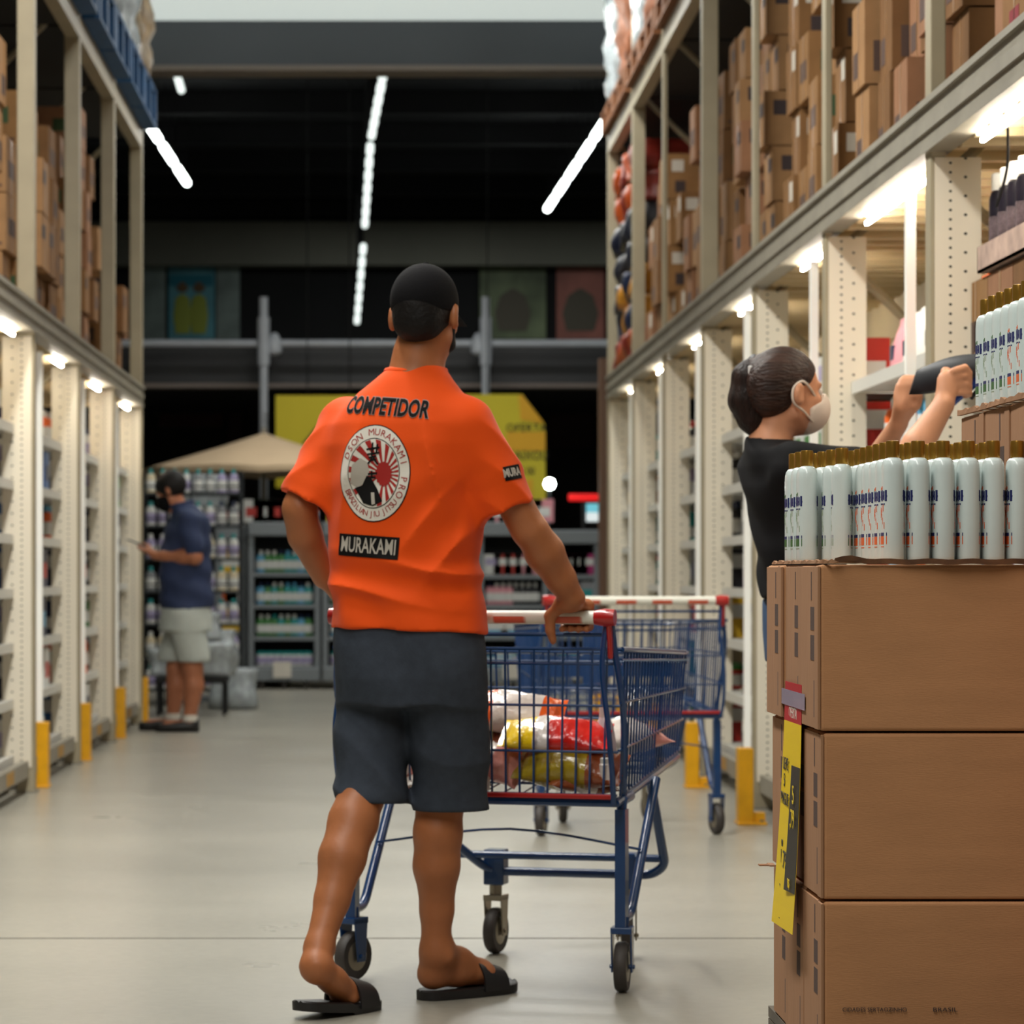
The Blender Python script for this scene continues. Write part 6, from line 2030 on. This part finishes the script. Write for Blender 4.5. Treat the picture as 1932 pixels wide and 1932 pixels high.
# ================================================================== the man reading his phone
DM = 19.75
m2 = thing('person', 'person in navy polo and pale shorts reading a phone, black mask on', 'person', (W(345, 0, DM).x, DM, 0))
OM = tuple(m2.location)
F = Field((-1.75, 19.3, 0.0), (-0.95, 20.15, 1.76), 0.010)
YM = math.radians(-72)
L2 = head(F, W(322, 927, DM), YM, 0.45)
F.chain([(W(330, 945, DM), 0.058), (W(345, 975, DM), 0.066)], 0.02)
mrows = [(1140, 352, .150, .185), (1090, 350, .158, .180), (1040, 350, .155, .180), (1000, 355, .140, .200), (975, 356, .110, .19), (955, 350, .07, .09)]
F.prof(lv(mrows, DM, 0.015), 0.15, 0.02)
for sy, sx in ((-0.19, 1), (0.17, 0)):
    s0 = W(358, 985, DM) + Vector((0, sy, 0)); e0 = W(372, 1052, DM) + Vector((0, sy * 1.15, 0)); w0 = W(300 - 6 * sx, 1048, DM) + Vector((0, sy * 0.5, 0)); p0 = W(276 + 4 * sx, 1038, DM) + Vector((0, sy * 0.32, 0))
    F.chain([(s0, 0.062), (e0, 0.046), (e0.lerp(w0, 0.3), 0.045), (w0, 0.030)], 0.02)
    F.chain([(w0, 0.030), (p0, 0.036)], 0.012, flat=((0, 0, 1), 0.6))
    for i in range(4):
        b = p0 + Vector((-0.01, (i - 1.5) * 0.02, 0.0))
        F.chain([(b, 0.012), (b + Vector((-0.035, 0, 0.008)), 0.0105), (b + Vector((-0.045, -sy * 0.12, 0.03)), 0.0095)], 0.004)
    F.chain([(w0, 0.016), (p0 + Vector((0.0, -sy * 0.25, 0.03)), 0.013), (p0 + Vector((-0.03, -sy * 0.22, 0.04)), 0.011)], 0.006)
for sy, px, dx in ((-0.10, 366, 0.0), (0.10, 330, 0.0)):
    hip = W(350, 1160, DM) + Vector((0, sy, 0)); kn = W(px, 1262, DM) + Vector((0, sy, 0)); an = W(px - 6, 1352, DM) + Vector((0, sy, 0))
    F.chain([(hip, 0.095), (kn, 0.062), (kn.lerp(an, 0.35) + Vector((.012, 0, 0)), 0.064), (an, 0.040)], 0.02)
    F.chain([(an, 0.04), (Vector((an.x, an.y, 0.045)), 0.038), (Vector((an.x - 0.15, an.y, 0.04)), 0.032)], 0.015)
F.build('body', M['skin3'], m2, OM)
eyes(L2, m2, OM)
r_, f_, u_ = axes(YM, 0.45); R2 = [list(r_), list(f_), list(u_)]
H = Field((-1.6, 19.5, 1.35), (-1.1, 20.0, 1.80), 0.008)
H.ell(L2(0, -0.018, 0.036), (0.088, 0.106, 0.100), R2, 0.01)
H.plane(L2(0, 0.05, 0), f_ * 0.8 - u_ * 0.5, (-2, 19, 1), (-1, 20.5, 2))
H.plane(L2(0, 0, -0.05), -u_, (-2, 19, 1), (-1, 20.5, 2))
H.build('hair', M['hair'], m2, OM)
H = Field((-1.6, 19.5, 1.25), (-1.1, 20.0, 1.70), 0.008)
H.ell(L2(0, 0.045, -0.048), (0.070, 0.080, 0.072), R2, 0.01)
H.plane(L2(0, 0.012, 0), -f_, (-2, 19, 1), (-1, 20.5, 2))
H.plane(L2(0, 0.1, -0.002), u_, (-2, 19, 1), (-1, 20.5, 2))
H.build('face_mask', M['capblack'], m2, OM)
S = Field((-1.65, 19.4, 0.74), (-0.95, 20.1, 1.50), 0.009)
S.prof(lv([(1148, 354, .175, .205)] + [(a, b, c + .01, d + .01) for a, b, c, d in mrows[1:]] + [(948, 346, .066, .075)], DM), 0.15, 0.02)
for sy in (-0.19, 0.17):
    s0 = W(358, 985, DM) + Vector((0, sy, 0)); e0 = W(370, 1036, DM) + Vector((0, sy * 1.12, 0))
    S.chain([(s0, 0.074), (e0, 0.066)], 0.03)
S.warp(lambda X, Y, Z: 0.006 * np.sin(40 * (Z + 0.4 * X)) + 0 * Y)
po = S.build('polo_shirt', mat('polo_navy', (30, 44, 78), 0.8, noise=(10, 0.1)), m2, OM)
MB().tube([W(342, 952, DM) + Vector((0.075 * math.cos(a), 0.08 * math.sin(a), 0.02 * math.cos(a))) - Vector(OM) for a in [2 * math.pi * i / 20 for i in range(20)]], 0.014, 6, closed=True).build('collar', po.data.materials[0], po, smooth='auto')
S = Field((-1.70, 19.4, 0.38), (-0.90, 20.1, 0.92), 0.009)
S.prof(lv([(1190, 350, .175, .21), (1130, 352, .155, .19)], DM), 0.15, 0.02)
for sy, px in ((-0.10, 368), (0.10, 326)):
    hip = W(350, 1160, DM) + Vector((0, sy, 0))
    S.chain([(hip, 0.115), (W(px, 1240, DM) + Vector((0, sy, 0)), 0.105)], 0.02)
S.plane((0, 0, W(0, 1248, DM).z), (0, 0, -1), (-1.8, 19, 0.3), (-0.8, 20.5, 0.6))
S.build('shorts', mat('shorts_pale', (176, 182, 176), 0.85, noise=(12, 0.06)), m2, OM)
for sy, px in ((-0.10, 360), (0.10, 324)):
    a0 = W(px, 1352, DM)
    sh = MB(); rr = []
    for i in range(11):
        u = i / 10
        x = a0.x + 0.06 - u * 0.28
        wv = 0.040 + 0.012 * math.sin(math.pi * min(1, u * 1.1)); hh = 0.085 - 0.035 * u
        rr.append([(x - OM[0], sy + wv * math.cos(a) * (0.4 if i in (0, 10) else 1), 0.002 + hh * 0.5 * (1 + math.sin(a)) if math.sin(a) > -0.5 else 0.002) for a in [2 * math.pi * j / 12 for j in range(12)]])
    sh.rings(rr)
    sh.build('shoe', M['slide'], m2, smooth=True)
    MB().lathe([(0.05, 0.07), (0.048, 0.11)], (a0.x - OM[0], sy, 0), 12).build('sock', M['label'], m2, smooth='auto')
ph = thing('phone', 'dark phone held by the person in the navy polo', 'phone', tuple(W(262, 1026, DM)))
MB().box(-0.075, -0.038, -0.005, 0.075, 0.038, 0.005).xf(Matrix.Rotation(0.35, 4, 'Y')).build('phone_case', M['black'], ph, bevel=0.004)
MB().box(-0.068, -0.033, 0.005, 0.068, 0.033, 0.0058).xf(Matrix.Rotation(0.35, 4, 'Y')).build('screen', mat('phone_screen', (120, 130, 130), 0.2), ph)
